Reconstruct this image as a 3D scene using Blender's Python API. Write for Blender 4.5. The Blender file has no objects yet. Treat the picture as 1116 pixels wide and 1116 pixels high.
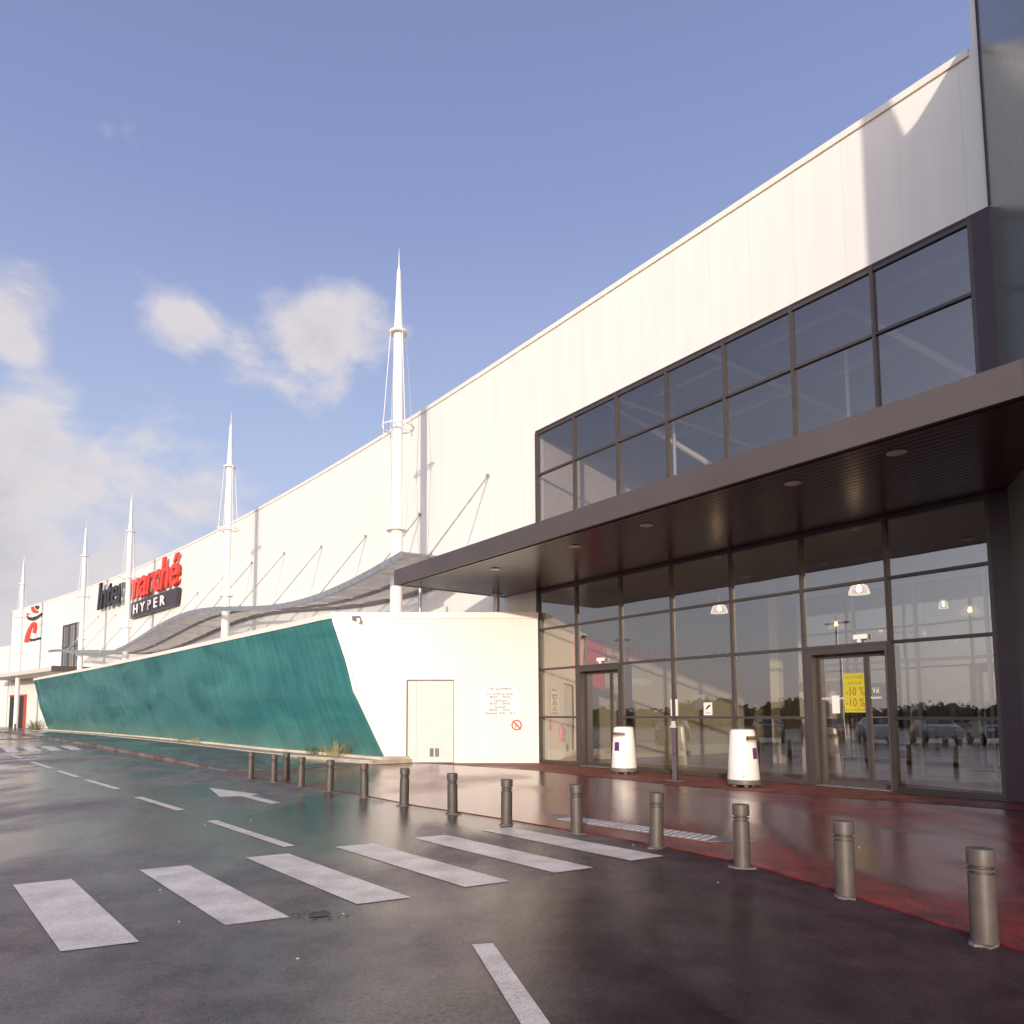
import bpy, bmesh, math, random
from mathutils import Vector, Matrix
random.seed(7)
R = math.radians
sc = bpy.context.scene
# ------------------------------------------------------------------ camera
cam_d = bpy.data.cameras.new('camera'); cam = bpy.data.objects.new('camera', cam_d)
sc.collection.objects.link(cam); sc.camera = cam
cam.location = (0, 0, 1.6); cam.rotation_euler = (math.pi/2 + 0.0851, 0, 0)
cam_d.sensor_width = 36; cam_d.lens = 788/1116*36
cam_d.shift_x = (558-506)/1116; cam_d.shift_y = (712.2-558)/1116
cam_d.clip_end = 5000; cam_d.clip_start = 0.05
# ------------------------------------------------------------------ sun + sky
AZ, EL = 14.0, 9.5            # light travels towards +Y turned AZ to the right, EL below the horizon
sd = bpy.data.lights.new('sun', 'SUN'); sd.energy = 2.75; sd.angle = R(0.7); sd.color = (1.0, .89, .755)
sun = bpy.data.objects.new('sun', sd); sc.collection.objects.link(sun)
ldir = Vector((math.sin(R(AZ))*math.cos(R(EL)), math.cos(R(AZ))*math.cos(R(EL)), -math.sin(R(EL))))
sun.rotation_euler = ldir.to_track_quat('-Z', 'Y').to_euler()
sun.location = (-10, -20, 30)
world = bpy.data.worlds.new('World'); sc.world = world; world.use_nodes = True
sc.view_settings.view_transform = 'Standard'; sc.view_settings.look = 'None'
sc.view_settings.exposure = 0.24; sc.view_settings.gamma = 1.0

def build_world():
    nt = world.node_tree; N = nt.nodes; L = nt.links; N.clear()
    out = N.new('ShaderNodeOutputWorld'); bg = N.new('ShaderNodeBackground')
    L.new(bg.outputs[0], out.inputs[0]); bg.inputs[1].default_value = 0.13
    sky = N.new('ShaderNodeTexSky'); sky.sky_type = 'NISHITA'; sky.sun_disc = False
    sky.sun_elevation = R(EL+6); sky.sun_rotation = R(180+AZ); sky.altitude = 0
    sky.air_density = 1.25; sky.dust_density = 1.2; sky.ozone_density = 2.2
    tc = N.new('ShaderNodeTexCoord')
    def math_(op, a, b=None, c=None, clamp=False):
        m = N.new('ShaderNodeMath'); m.operation = op; m.use_clamp = clamp
        for i, v in enumerate((a, b, c)):
            if v is None: continue
            if isinstance(v, (int, float)): m.inputs[i].default_value = v
            else: L.new(v, m.inputs[i])
        return m.outputs[0]
    # cloud coordinates: direction squeezed towards the horizon
    sep = N.new('ShaderNodeSeparateXYZ'); L.new(tc.outputs['Generated'], sep.inputs[0])
    zc = math_('ADD', math_('ABSOLUTE', sep.outputs[2]), 0.35)
    comb = N.new('ShaderNodeCombineXYZ')
    L.new(sep.outputs[0], comb.inputs[0]); L.new(sep.outputs[1], comb.inputs[1]); L.new(math_('MULTIPLY', sep.outputs[2], 1.55), comb.inputs[2])
    def noise(scale, detail, rough, off=(0, 0, 0), dist=0.0):
        mp = N.new('ShaderNodeMapping'); L.new(comb.outputs[0], mp.inputs[0]); mp.inputs[1].default_value = off
        n = N.new('ShaderNodeTexNoise'); L.new(mp.outputs[0], n.inputs[0])
        n.inputs['Scale'].default_value = scale; n.inputs['Detail'].default_value = detail
        n.inputs['Roughness'].default_value = rough; n.inputs['Distortion'].default_value = dist
        return n.outputs['Fac']
    n1 = noise(6.0, 10, .58, (3.1, .4, 1.7), .25); n2 = noise(2.6, 4, .5, (8.2, 2.2, .3)); n3 = noise(6.0, 10, .58, (3.1, .4, 1.665), .25)
    # banks of cloud, each round a direction of the sky
    def bank(x, y, rad, amt):
        a = (x-506)/788; b = -(y-712.2)/788; th = .0851
        d = Vector((a, math.cos(th)-b*math.sin(th), math.sin(th)+b*math.cos(th))).normalized()
        vm = N.new('ShaderNodeVectorMath'); vm.operation = 'DISTANCE'; nrm = N.new('ShaderNodeVectorMath'); nrm.operation = 'NORMALIZE'
        L.new(tc.outputs['Generated'], nrm.inputs[0]); sqz = N.new('ShaderNodeVectorMath'); sqz.operation = 'MULTIPLY'; L.new(nrm.outputs[0], sqz.inputs[0]); sqz.inputs[1].default_value = (1, 1, 1.5); L.new(sqz.outputs[0], vm.inputs[0]); vm.inputs[1].default_value = (d.x, d.y, d.z*1.5)
        t = math_('DIVIDE', vm.outputs['Value'], rad); t = math_('MULTIPLY', t, t)
        return math_('MULTIPLY', math_('POWER', 2.718, math_('MULTIPLY', t, -1)), amt)
    tot = None
    for b in [(-10, 325, .085, .38), (10, 370, .06, .36), (205, 360, .075, .36), (265, 395, .10, .28), (345, 366, .10, .38), (330, 425, .10, .26), (30, 470, .12, .40), (110, 520, .14, .36), (190, 475, .12, .36),
              (-80, 600, .34, .44), (170, 540, .17, .40), (60, 620, .26, .40), (270, 590, .15, .30), (390, 520, .10, .16)]:
        v = bank(*b); tot = v if tot is None else math_('MAXIMUM', tot, v)
    horizon = math_('MULTIPLY', math_('SUBTRACT', 1.0, math_('MULTIPLY', sep.outputs[2], 5.0), clamp=True), 0.12)
    dens = math_('ADD', math_('ADD', math_('MULTIPLY', n1, .82), math_('MULTIPLY', n2, .16)), math_('ADD', tot, horizon))
    ramp = N.new('ShaderNodeMapRange'); ramp.interpolation_type = 'SMOOTHSTEP'; L.new(dens, ramp.inputs[0])
    ramp.inputs[1].default_value = .665; ramp.inputs[2].default_value = .90; ramp.inputs[3].default_value = .02; ramp.inputs[4].default_value = .93
    # cloud tint: lit tops, greyer bodies
    sh = N.new('ShaderNodeMapRange'); L.new(math_('SUBTRACT', n1, n3), sh.inputs[0])
    sh.inputs[1].default_value = -.05; sh.inputs[2].default_value = .05
    thick = N.new('ShaderNodeMapRange'); L.new(dens, thick.inputs[0]); thick.inputs[1].default_value = .84; thick.inputs[2].default_value = 1.04
    mixs = math_('MULTIPLY', thick.outputs[0], .75)
    ccol = N.new('ShaderNodeMix'); ccol.data_type = 'RGBA'
    ccol.inputs[6].default_value = (4.9, 4.6, 4.75, 1); ccol.inputs[7].default_value = (3.0, 2.9, 3.5, 1)
    L.new(mixs, ccol.inputs[0])
    c2 = N.new('ShaderNodeMix'); c2.data_type = 'RGBA'; L.new(math_('MULTIPLY', sh.outputs[0], .35), c2.inputs[0])
    L.new(ccol.outputs[2], c2.inputs[6]); c2.inputs[7].default_value = (5.6, 5.2, 5.0, 1)
    # blue of the air, a little lifted and violet as thin high haze makes it
    hs = N.new('ShaderNodeMix'); hs.data_type = 'RGBA'; hs.blend_type = 'MIX'; hs.inputs[0].default_value = .74
    L.new(sky.outputs[0], hs.inputs[6])
    zr = N.new('ShaderNodeValToRGB'); L.new(sep.outputs[2], zr.inputs[0])
    e = zr.color_ramp.elements; e[0].position = 0.0; e[0].color = (.78, .79, .90, 1); e[1].position = .85; e[1].color = (.25, .285, .59, 1)
    m1 = e = zr.color_ramp.elements.new(.33); m1.color = (.60, .69, 1.02, 1)
    m2 = zr.color_ramp.elements.new(.6); m2.color = (.345, .415, .79, 1)
    sc_ = N.new('ShaderNodeVectorMath'); sc_.operation = 'SCALE'; L.new(zr.outputs[0], sc_.inputs[0]); sc_.inputs[3].default_value = 5.4
    L.new(sc_.outputs[0], hs.inputs[7])
    mix = N.new('ShaderNodeMix'); mix.data_type = 'RGBA'
    L.new(ramp.outputs[0], mix.inputs[0]); L.new(hs.outputs[2], mix.inputs[6]); L.new(c2.outputs[2], mix.inputs[7])
    # the sky brightens round the low sun behind the camera
    dt = N.new('ShaderNodeVectorMath'); dt.operation = 'DOT_PRODUCT'; n9 = N.new('ShaderNodeVectorMath'); n9.operation = 'NORMALIZE'
    L.new(tc.outputs['Generated'], n9.inputs[0]); L.new(n9.outputs[0], dt.inputs[0]); dt.inputs[1].default_value = -ldir
    gl = math_('MULTIPLY_ADD', math_('POWER', math_('MAXIMUM', dt.outputs['Value'], 0.0), 2.0), 2.2, 1.0)
    gs = N.new('ShaderNodeVectorMath'); gs.operation = 'SCALE'; L.new(mix.outputs[2], gs.inputs[0]); L.new(gl, gs.inputs[3])
    wt = N.new('ShaderNodeMix'); wt.data_type = 'RGBA'; wt.blend_type = 'MULTIPLY'; L.new(math_('POWER', math_('MAXIMUM', dt.outputs['Value'], 0.0), 1.2), wt.inputs[0])
    L.new(gs.outputs[0], wt.inputs[6]); wt.inputs[7].default_value = (1.13, .97, .80, 1)
    L.new(wt.outputs[2], bg.inputs[0])
build_world()

# ------------------------------------------------------------------ site coordinates
A = Vector((2.53, 24.48)); ang = 0.9678
D = Vector((math.cos(ang), -math.sin(ang))); NN = Vector((D.y, -D.x))      # along the shop front, out of it
BAY = 1.892
def wn(s): return s*s/700 if s < 0 else 0.0
def P(s, n, z=0.0):
    q = A + D*s + NN*n; return Vector((q.x, q.y, z))
def W(s, off, z=0.0): return P(s, wn(s)+off, z)                             # off = metres out from the long curved wall

# ------------------------------------------------------------------ materials
MATS = {}
def mat(name, col, rough=.6, metal=0.0, var=.0, scale=3.0, bump=0.0, bscale=40, spec=None, rvar=0.0, coat=0.0, stretch=(1, 1, 1)):
    if name in MATS: return MATS[name]
    m = bpy.data.materials.new(name); m.use_nodes = True; MATS[name] = m
    nt = m.node_tree; b = nt.nodes['Principled BSDF']
    b.inputs['Base Color'].default_value = (*col, 1); b.inputs['Roughness'].default_value = rough; b.inputs['Metallic'].default_value = metal
    if spec is not None: b.inputs['Specular IOR Level'].default_value = spec
    if coat: b.inputs['Coat Weight'].default_value = coat
    tc = nt.nodes.new('ShaderNodeTexCoord'); mp = nt.nodes.new('ShaderNodeMapping'); nt.links.new(tc.outputs['Object'], mp.inputs[0]); mp.inputs[3].default_value = stretch
    n = nt.nodes.new('ShaderNodeTexNoise'); nt.links.new(mp.outputs[0], n.inputs[0]); n.inputs['Scale'].default_value = scale; n.inputs['Detail'].default_value = 6
    if var:
        mx = nt.nodes.new('ShaderNodeMix'); mx.data_type = 'RGBA'
        mr = nt.nodes.new('ShaderNodeMapRange'); nt.links.new(n.outputs['Fac'], mr.inputs[0]); mr.inputs[1].default_value = .3; mr.inputs[2].default_value = .7
        nt.links.new(mr.outputs[0], mx.inputs[0])
        mx.inputs[6].default_value = tuple(c*(1-var) for c in col)+(1,); mx.inputs[7].default_value = tuple(min(1, c*(1+var)) for c in col)+(1,)
        nt.links.new(mx.outputs[2], b.inputs['Base Color'])
    if rvar:
        mr = nt.nodes.new('ShaderNodeMapRange'); nt.links.new(n.outputs['Fac'], mr.inputs[0]); mr.inputs[1].default_value = .3; mr.inputs[2].default_value = .7
        mr.inputs[3].default_value = max(.02, rough-rvar); mr.inputs[4].default_value = min(1, rough+rvar); nt.links.new(mr.outputs[0], b.inputs['Roughness'])
    if bump:
        n2 = nt.nodes.new('ShaderNodeTexNoise'); nt.links.new(mp.outputs[0], n2.inputs[0]); n2.inputs['Scale'].default_value = bscale; n2.inputs['Detail'].default_value = 4
        bp = nt.nodes.new('ShaderNodeBump'); bp.inputs['Strength'].default_value = bump; bp.inputs['Distance'].default_value = .01
        nt.links.new(n2.outputs['Fac'], bp.inputs['Height']); nt.links.new(bp.outputs[0], b.inputs['Normal'])
    return m

def cladding(name, col, pitch=1.2, horizontal=None):
    """sheet cladding: fine joints every pitch metres along UV.x, faint dirt and oil-canning"""
    m = bpy.data.materials.new(name); m.use_nodes = True; nt = m.node_tree; N = nt.nodes; L = nt.links
    b = N['Principled BSDF']; b.inputs['Roughness'].default_value = .5
    uv = N.new('ShaderNodeUVMap'); uv.uv_map = 'UVMap'
    sep = N.new('ShaderNodeSeparateXYZ'); L.new(uv.outputs[0], sep.inputs[0])
    def joint(src, p, w):
        a = N.new('ShaderNodeMath'); a.operation = 'DIVIDE'; L.new(src, a.inputs[0]); a.inputs[1].default_value = p
        f = N.new('ShaderNodeMath'); f.operation = 'FRACT'; L.new(a.outputs[0], f.inputs[0])
        c = N.new('ShaderNodeMath'); c.operation = 'LESS_THAN'; L.new(f.outputs[0], c.inputs[0]); c.inputs[1].default_value = w/p
        return c.outputs[0]
    j = joint(sep.outputs[0], pitch, .02)
    if horizontal:
        mxx = N.new('ShaderNodeMath'); mxx.operation = 'MAXIMUM'; L.new(j, mxx.inputs[0]); L.new(joint(sep.outputs[1], horizontal, .02), mxx.inputs[1]); j = mxx.outputs[0]
    # each sheet a hair different
    fl = N.new('ShaderNodeMath'); fl.operation = 'DIVIDE'; L.new(sep.outputs[0], fl.inputs[0]); fl.inputs[1].default_value = pitch
    fl2 = N.new('ShaderNodeMath'); fl2.operation = 'FLOOR'; L.new(fl.outputs[0], fl2.inputs[0])
    wnz = N.new('ShaderNodeTexWhiteNoise'); wnz.noise_dimensions = '1D'; L.new(fl2.outputs[0], wnz.inputs['W'])
    mp = N.new('ShaderNodeMapping'); L.new(uv.outputs[0], mp.inputs[0]); mp.inputs[3].default_value = (1.6, .16, 1)
    n = N.new('ShaderNodeTexNoise'); L.new(mp.outputs[0], n.inputs[0]); n.inputs['Scale'].default_value = 1.5; n.inputs['Detail'].default_value = 7
    v = N.new('ShaderNodeMath'); v.operation = 'MULTIPLY_ADD'; L.new(n.outputs['Fac'], v.inputs[0]); v.inputs[1].default_value = .16; v.inputs[2].default_value = .88
    v2 = N.new('ShaderNodeMath'); v2.operation = 'MULTIPLY_ADD'; L.new(wnz.outputs[0], v2.inputs[0]); v2.inputs[1].default_value = .014; L.new(v.outputs[0], v2.inputs[2])
    v3 = N.new('ShaderNodeMath'); v3.operation = 'MULTIPLY_ADD'; L.new(j, v3.inputs[0]); v3.inputs[1].default_value = -.06; L.new(v2.outputs[0], v3.inputs[2])
    s = N.new('ShaderNodeVectorMath'); s.operation = 'SCALE'; s.inputs[0].default_value = col; L.new(v3.outputs[0], s.inputs[3]); L.new(s.outputs[0], b.inputs['Base Color'])
    bp = N.new('ShaderNodeBump'); bp.inputs['Distance'].default_value = .006; bp.inputs['Strength'].default_value = .5; bp.invert = True
    L.new(j, bp.inputs['Height'])
    n4 = N.new('ShaderNodeTexNoise'); L.new(uv.outputs[0], n4.inputs[0]); n4.inputs['Scale'].default_value = 1.1
    bp2 = N.new('ShaderNodeBump'); bp2.inputs['Distance'].default_value = .02; bp2.inputs['Strength'].default_value = .25; L.new(n4.outputs['Fac'], bp2.inputs['Height']); L.new(bp.outputs[0], bp2.inputs['Normal'])
    L.new(bp2.outputs[0], b.inputs['Normal'])
    return m

def glass(name, tint=(.80, .80, .78), boost=.05):
    m = bpy.data.materials.new(name); m.use_nodes = True; nt = m.node_tree; N = nt.nodes; L = nt.links; N.clear()
    out = N.new('ShaderNodeOutputMaterial'); tr = N.new('ShaderNodeBsdfTransparent'); tr.inputs[0].default_value = (*tint, 1)
    gl = N.new('ShaderNodeBsdfGlossy'); gl.inputs['Roughness'].default_value = .004; gl.inputs[0].default_value = (.96, .92, .90, 1)
    fr = N.new('ShaderNodeLayerWeight'); fr.inputs[0].default_value = .5      # same reflectance from both sides of the thin pane
    pw = N.new('ShaderNodeMath'); pw.operation = 'POWER'; L.new(fr.outputs['Facing'], pw.inputs[0]); pw.inputs[1].default_value = 4.0
    ad = N.new('ShaderNodeMath'); ad.operation = 'MULTIPLY_ADD'; L.new(pw.outputs[0], ad.inputs[0]); ad.inputs[1].default_value = .9; ad.inputs[2].default_value = boost; ad.use_clamp = True
    tc = N.new('ShaderNodeTexCoord'); n = N.new('ShaderNodeTexNoise'); L.new(tc.outputs['Object'], n.inputs[0]); n.inputs['Scale'].default_value = .6; n.inputs['Detail'].default_value = 1
    bp = N.new('ShaderNodeBump'); bp.inputs['Strength'].default_value = .18; bp.inputs['Distance'].default_value = .02; L.new(n.outputs['Fac'], bp.inputs['Height']); L.new(bp.outputs[0], gl.inputs['Normal'])
    mx = N.new('ShaderNodeMixShader'); L.new(ad.outputs[0], mx.inputs[0]); L.new(tr.outputs[0], mx.inputs[1]); L.new(gl.outputs[0], mx.inputs[2]); L.new(mx.outputs[0], out.inputs[0])
    return m

def emis(name, col, st):
    m = bpy.data.materials.new(name); m.use_nodes = True; b = m.node_tree.nodes['Principled BSDF']
    b.inputs['Base Color'].default_value = (*col, 1); b.inputs['Emission Color'].default_value = (*col, 1); b.inputs['Emission Strength'].default_value = st
    return m

def wet_ground(name, dry, wet, r_wet, r_dry, red=False, bstr=.5, pud=.5, patch=False):
    m = bpy.data.materials.new(name); m.use_nodes = True; nt = m.node_tree; N = nt.nodes; L = nt.links; b = N['Principled BSDF']
    tc = N.new('ShaderNodeTexCoord')
    def noise(scale, detail=6, rough=.5, st=(1, 1, 1), rot=0, dist=0):
        mp = N.new('ShaderNodeMapping'); L.new(tc.outputs['Object'], mp.inputs[0]); mp.inputs[3].default_value = st; mp.inputs[2].default_value = (0, 0, rot)
        n = N.new('ShaderNodeTexNoise'); L.new(mp.outputs[0], n.inputs[0]); n.inputs['Scale'].default_value = scale; n.inputs['Detail'].default_value = detail
        n.inputs['Roughness'].default_value = rough; n.inputs['Distortion'].default_value = dist; return n.outputs['Fac']
    def rng(src, a, c, lo=0, hi=1, smooth=True):
        r = N.new('ShaderNodeMapRange'); L.new(src, r.inputs[0]); r.inputs[1].default_value = a; r.inputs[2].default_value = c; r.inputs[3].default_value = lo; r.inputs[4].default_value = hi
        if smooth: r.interpolation_type = 'SMOOTHSTEP'
        return r.outputs[0]
    big = noise(.30, 2, .5, (1, .5, 1), -ang, .3)
    mid = noise(1.3, 3, .5, (1, .35, 1), -ang)
    w = N.new('ShaderNodeMath'); w.operation = 'MULTIPLY_ADD'; L.new(mid, w.inputs[0]); w.inputs[1].default_value = .30; L.new(big, w.inputs[2])
    if patch:       # the lane holds more water on its low side
        sw = N.new('ShaderNodeSeparateXYZ'); L.new(tc.outputs['Object'], sw.inputs[0])
        lw_ = N.new('ShaderNodeMath'); lw_.operation = 'MULTIPLY_ADD'; L.new(rng(sw.outputs[0], 0.5, -5.0), lw_.inputs[0]); lw_.inputs[1].default_value = -.03; L.new(w.outputs[0], lw_.inputs[2]); w = lw_
    wetf = rng(w.outputs[0], pud+.0, pud+.24)           # 1 = dry
    grain = noise(70, 5, .8); fine = noise(210, 3, .7); agg = N.new('ShaderNodeTexVoronoi'); L.new(tc.outputs['Object'], agg.inputs[0]); agg.inputs['Scale'].default_value = 150
    cm = N.new('ShaderNodeMix'); cm.data_type = 'RGBA'; L.new(wetf, cm.inputs[0]); cm.inputs[6].default_value = (*wet, 1); cm.inputs[7].default_value = (*dry, 1)
    gv = N.new('ShaderNodeMath'); gv.operation = 'MULTIPLY_ADD'; L.new(rng(grain, .3, .7, smooth=False), gv.inputs[0]); gv.inputs[1].default_value = 2.0; gv.inputs[2].default_value = .1
    stn = N.new('ShaderNodeMath'); stn.operation = 'MULTIPLY'; L.new(gv.outputs[0], stn.inputs[0]); L.new(rng(noise(2.0, 9, .72), .34, .66, .55, 1.4), stn.inputs[1])
    s = N.new('ShaderNodeVectorMath'); s.operation = 'SCALE'; L.new(cm.outputs[2], s.inputs[0]); L.new(stn.outputs[0], s.inputs[3]); L.new(s.outputs[0], b.inputs['Base Color'])
    sp = N.new('ShaderNodeMath'); sp.operation = 'MULTIPLY'; L.new(rng(noise(30, 7, .85), .36, .64, .05, 1.0, False), sp.inputs[0]); L.new(rng(wetf, 0, 1, 1.25, .8, False), sp.inputs[1])
    spec = sp.outputs[0]; col_out = s.outputs[0]; rough_add = None
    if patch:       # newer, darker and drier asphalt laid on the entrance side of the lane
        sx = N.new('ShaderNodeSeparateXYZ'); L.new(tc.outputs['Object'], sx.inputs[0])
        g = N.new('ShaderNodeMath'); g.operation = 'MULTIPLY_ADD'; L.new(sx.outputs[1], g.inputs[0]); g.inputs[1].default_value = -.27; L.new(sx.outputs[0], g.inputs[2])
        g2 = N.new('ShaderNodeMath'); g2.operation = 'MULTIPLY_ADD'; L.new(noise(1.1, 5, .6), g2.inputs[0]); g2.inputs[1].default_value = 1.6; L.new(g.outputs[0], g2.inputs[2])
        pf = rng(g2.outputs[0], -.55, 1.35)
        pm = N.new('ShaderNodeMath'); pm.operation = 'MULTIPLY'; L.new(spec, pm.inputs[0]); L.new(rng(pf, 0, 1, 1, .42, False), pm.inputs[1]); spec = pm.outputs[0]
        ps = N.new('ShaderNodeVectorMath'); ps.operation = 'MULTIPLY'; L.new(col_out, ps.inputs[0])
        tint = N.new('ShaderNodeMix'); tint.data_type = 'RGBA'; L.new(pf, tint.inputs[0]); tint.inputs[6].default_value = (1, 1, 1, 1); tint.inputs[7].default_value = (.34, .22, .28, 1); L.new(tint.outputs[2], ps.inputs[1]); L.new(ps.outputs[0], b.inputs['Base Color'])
    L.new(spec, b.inputs['Specular IOR Level'])
    L.new(rng(wetf, 0, 1, r_wet, r_dry, False), b.inputs['Roughness'])
    bp = N.new('ShaderNodeBump'); bp.inputs['Distance'].default_value = .005; L.new(rng(wetf, 0, 1, .30*bstr, 1.6*bstr, False), bp.inputs['Strength'])
    h = N.new('ShaderNodeMath'); h.operation = 'ADD'; L.new(agg.outputs['Distance'], h.inputs[0]); L.new(fine, h.inputs[1]); L.new(h.outputs[0], bp.inputs['Height'])
    wav = noise(5.5, 4, .6, (1, .45, 1), -ang)
    bp2 = N.new('ShaderNodeBump'); bp2.inputs['Distance'].default_value = .008; bp2.inputs['Strength'].default_value = .38; L.new(wav, bp2.inputs['Height']); L.new(bp.outputs[0], bp2.inputs['Normal'])
    L.new(bp2.outputs[0], b.inputs['Normal'])
    return m

def road_paint(name, col=(.90, .79, .67)):
    m = bpy.data.materials.new(name); m.use_nodes = True; nt = m.node_tree; N = nt.nodes; L = nt.links; b = N['Principled BSDF']
    tc = N.new('ShaderNodeTexCoord'); n = N.new('ShaderNodeTexNoise'); L.new(tc.outputs['Object'], n.inputs[0]); n.inputs['Scale'].default_value = 60; n.inputs['Detail'].default_value = 6; n.inputs['Roughness'].default_value = .85
    n2 = N.new('ShaderNodeTexNoise'); L.new(tc.outputs['Object'], n2.inputs[0]); n2.inputs['Scale'].default_value = 2.5; n2.inputs['Detail'].default_value = 6
    a = N.new('ShaderNodeMath'); a.operation = 'MULTIPLY_ADD'; L.new(n2.outputs['Fac'], a.inputs[0]); a.inputs[1].default_value = .42; L.new(n.outputs['Fac'], a.inputs[2])
    r = N.new('ShaderNodeMapRange'); L.new(a.outputs[0], r.inputs[0]); r.inputs[1].default_value = .54; r.inputs[2].default_value = .80
    mx = N.new('ShaderNodeMix'); mx.data_type = 'RGBA'; L.new(r.outputs[0], mx.inputs[0]); mx.inputs[6].default_value = (.36, .30, .25, 1); mx.inputs[7].default_value = (*col, 1)
    L.new(mx.outputs[2], b.inputs['Base Color']); b.inputs['Roughness'].default_value = .38
    bp = N.new('ShaderNodeBump'); bp.inputs['Distance'].default_value = .003; bp.inputs['Strength'].default_value = .5; L.new(n.outputs['Fac'], bp.inputs['Height']); L.new(bp.outputs[0], b.inputs['Normal'])
    return m

def teal_glass():
    """back-painted corrugated translucent sheet: fine vertical ribs, faint seams, streaks of dirt"""
    m = bpy.data.materials.new('teal_sheet'); m.use_nodes = True; nt = m.node_tree; N = nt.nodes; L = nt.links; b = N['Principled BSDF']
    uv = N.new('ShaderNodeUVMap'); uv.uv_map = 'UVMap'; sep = N.new('ShaderNodeSeparateXYZ'); L.new(uv.outputs[0], sep.inputs[0])
    def noise(scale, st, detail=5, dist=0):
        mp = N.new('ShaderNodeMapping'); L.new(uv.outputs[0], mp.inputs[0]); mp.inputs[3].default_value = st
        n = N.new('ShaderNodeTexNoise'); L.new(mp.outputs[0], n.inputs[0]); n.inputs['Scale'].default_value = scale; n.inputs['Detail'].default_value = detail; n.inputs['Distortion'].default_value = dist; return n.outputs['Fac']
    def wave(src, p):
        a = N.new('ShaderNodeMath'); a.operation = 'MULTIPLY'; L.new(src, a.inputs[0]); a.inputs[1].default_value = 2*math.pi/p
        c = N.new('ShaderNodeMath'); c.operation = 'SINE'; L.new(a.outputs[0], c.inputs[0]); return c.outputs[0]
    rib = wave(sep.outputs[0], .62)
    v = N.new('ShaderNodeValToRGB'); L.new(noise(1.0, (.16, .55, 1), 6, .8), v.inputs[0])
    e = v.color_ramp.elements; e[0].position = .34; e[0].color = (.022, .135, .142, 1); e[1].position = .66; e[1].color = (.055, .22, .212, 1)
    st = noise(1.6, (.8, .14, 1), 5)
    mr = N.new('ShaderNodeMapRange'); L.new(st, mr.inputs[0]); mr.inputs[1].default_value = .3; mr.inputs[2].default_value = .75; mr.inputs[3].default_value = .86; mr.inputs[4].default_value = 1.18
    rr = N.new('ShaderNodeMath'); rr.operation = 'MULTIPLY_ADD'; L.new(rib, rr.inputs[0]); rr.inputs[1].default_value = .06; L.new(mr.outputs[0], rr.inputs[2])
    s = N.new('ShaderNodeVectorMath'); s.operation = 'SCALE'; L.new(v.outputs[0], s.inputs[0]); L.new(rr.outputs[0], s.inputs[3]); 
    # horizontal seams, slightly dusty
    def seam(z, w):
        a = N.new('ShaderNodeMath'); a.operation = 'SUBTRACT'; L.new(sep.outputs[1], a.inputs[0]); a.inputs[1].default_value = z
        c = N.new('ShaderNodeMath'); c.operation = 'ABSOLUTE'; L.new(a.outputs[0], c.inputs[0])
        d = N.new('ShaderNodeMath'); d.operation = 'LESS_THAN'; L.new(c.outputs[0], d.inputs[0]); d.inputs[1].default_value = w; return d.outputs[0]
    sm = N.new('ShaderNodeMath'); sm.operation = 'MAXIMUM'; L.new(seam(3.75, .014), sm.inputs[0]); L.new(seam(2.35, .012), sm.inputs[1])
    sk = N.new('ShaderNodeMath'); sk.operation = 'MULTIPLY'; L.new(sm.outputs[0], sk.inputs[0]); sk.inputs[1].default_value = .30
    # splashed grime rising from the foot
    foot = N.new('ShaderNodeMapRange'); hh = N.new('ShaderNodeMath'); hh.operation = 'MULTIPLY_ADD'; L.new(noise(1.4, (.5, .5, 1)), hh.inputs[0]); hh.inputs[1].default_value = -2.2; L.new(sep.outputs[1], hh.inputs[2])
    L.new(hh.outputs[0], foot.inputs[0]); foot.inputs[1].default_value = -1.1; foot.inputs[2].default_value = .4; foot.inputs[3].default_value = .42; foot.inputs[4].default_value = 0
    dm = N.new('ShaderNodeMath'); dm.operation = 'MAXIMUM'; L.new(sk.outputs[0], dm.inputs[0]); L.new(foot.outputs[0], dm.inputs[1])
    mx = N.new('ShaderNodeMix'); mx.data_type = 'RGBA'; L.new(dm.outputs[0], mx.inputs[0]); L.new(s.outputs[0], mx.inputs[6]); mx.inputs[7].default_value = (.12, .20, .165, 1)
    L.new(mx.outputs[2], b.inputs['Base Color'])
    b.inputs['Roughness'].default_value = .22; b.inputs['Specular IOR Level'].default_value = .5
    rv = N.new('ShaderNodeMapRange'); L.new(st, rv.inputs[0]); rv.inputs[3].default_value = .20; rv.inputs[4].default_value = .32; L.new(rv.outputs[0], b.inputs['Roughness'])
    return m

M_wall = cladding('white_cladding', (.76, .745, .695))
M_annex = cladding('annex_cladding', (.75, .715, .66), 1.62)
M_mass = cladding('grey_glossy_cladding', (.16, .17, .15), 1.9, 2.4); M_mass.node_tree.nodes['Principled BSDF'].inputs['Roughness'].default_value = .2
M_white = mat('white_paint', (.76, .735, .70), .45, var=.05, scale=1.2)
M_steel_w = mat('mast_paint', (.80, .775, .74), .35, var=.05, scale=.9, stretch=(2, 2, .4))
M_frame = mat('frame_aluminium', (.075, .062, .058), .4, .3, var=.1)
M_jamb = mat('jamb_aluminium', (.045, .026, .034), .45, .2, var=.1)
M_fascia = mat('fascia_bronze', (.098, .078, .075), .42, .25, var=.08, scale=.7)
M_soffit = mat('soffit_boards', (.060, .024, .019), .26, 0, var=.15, scale=.8)
M_galv = mat('galvanised_steel', (.42, .42, .42), .42, .75, var=.2, scale=5)
M_slat = mat('slat_aluminium', (.62, .60, .58), .45, .5, var=.15, scale=2)
M_glass = glass('clear_glass', (.82, .81, .79), boost=.27)
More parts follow.
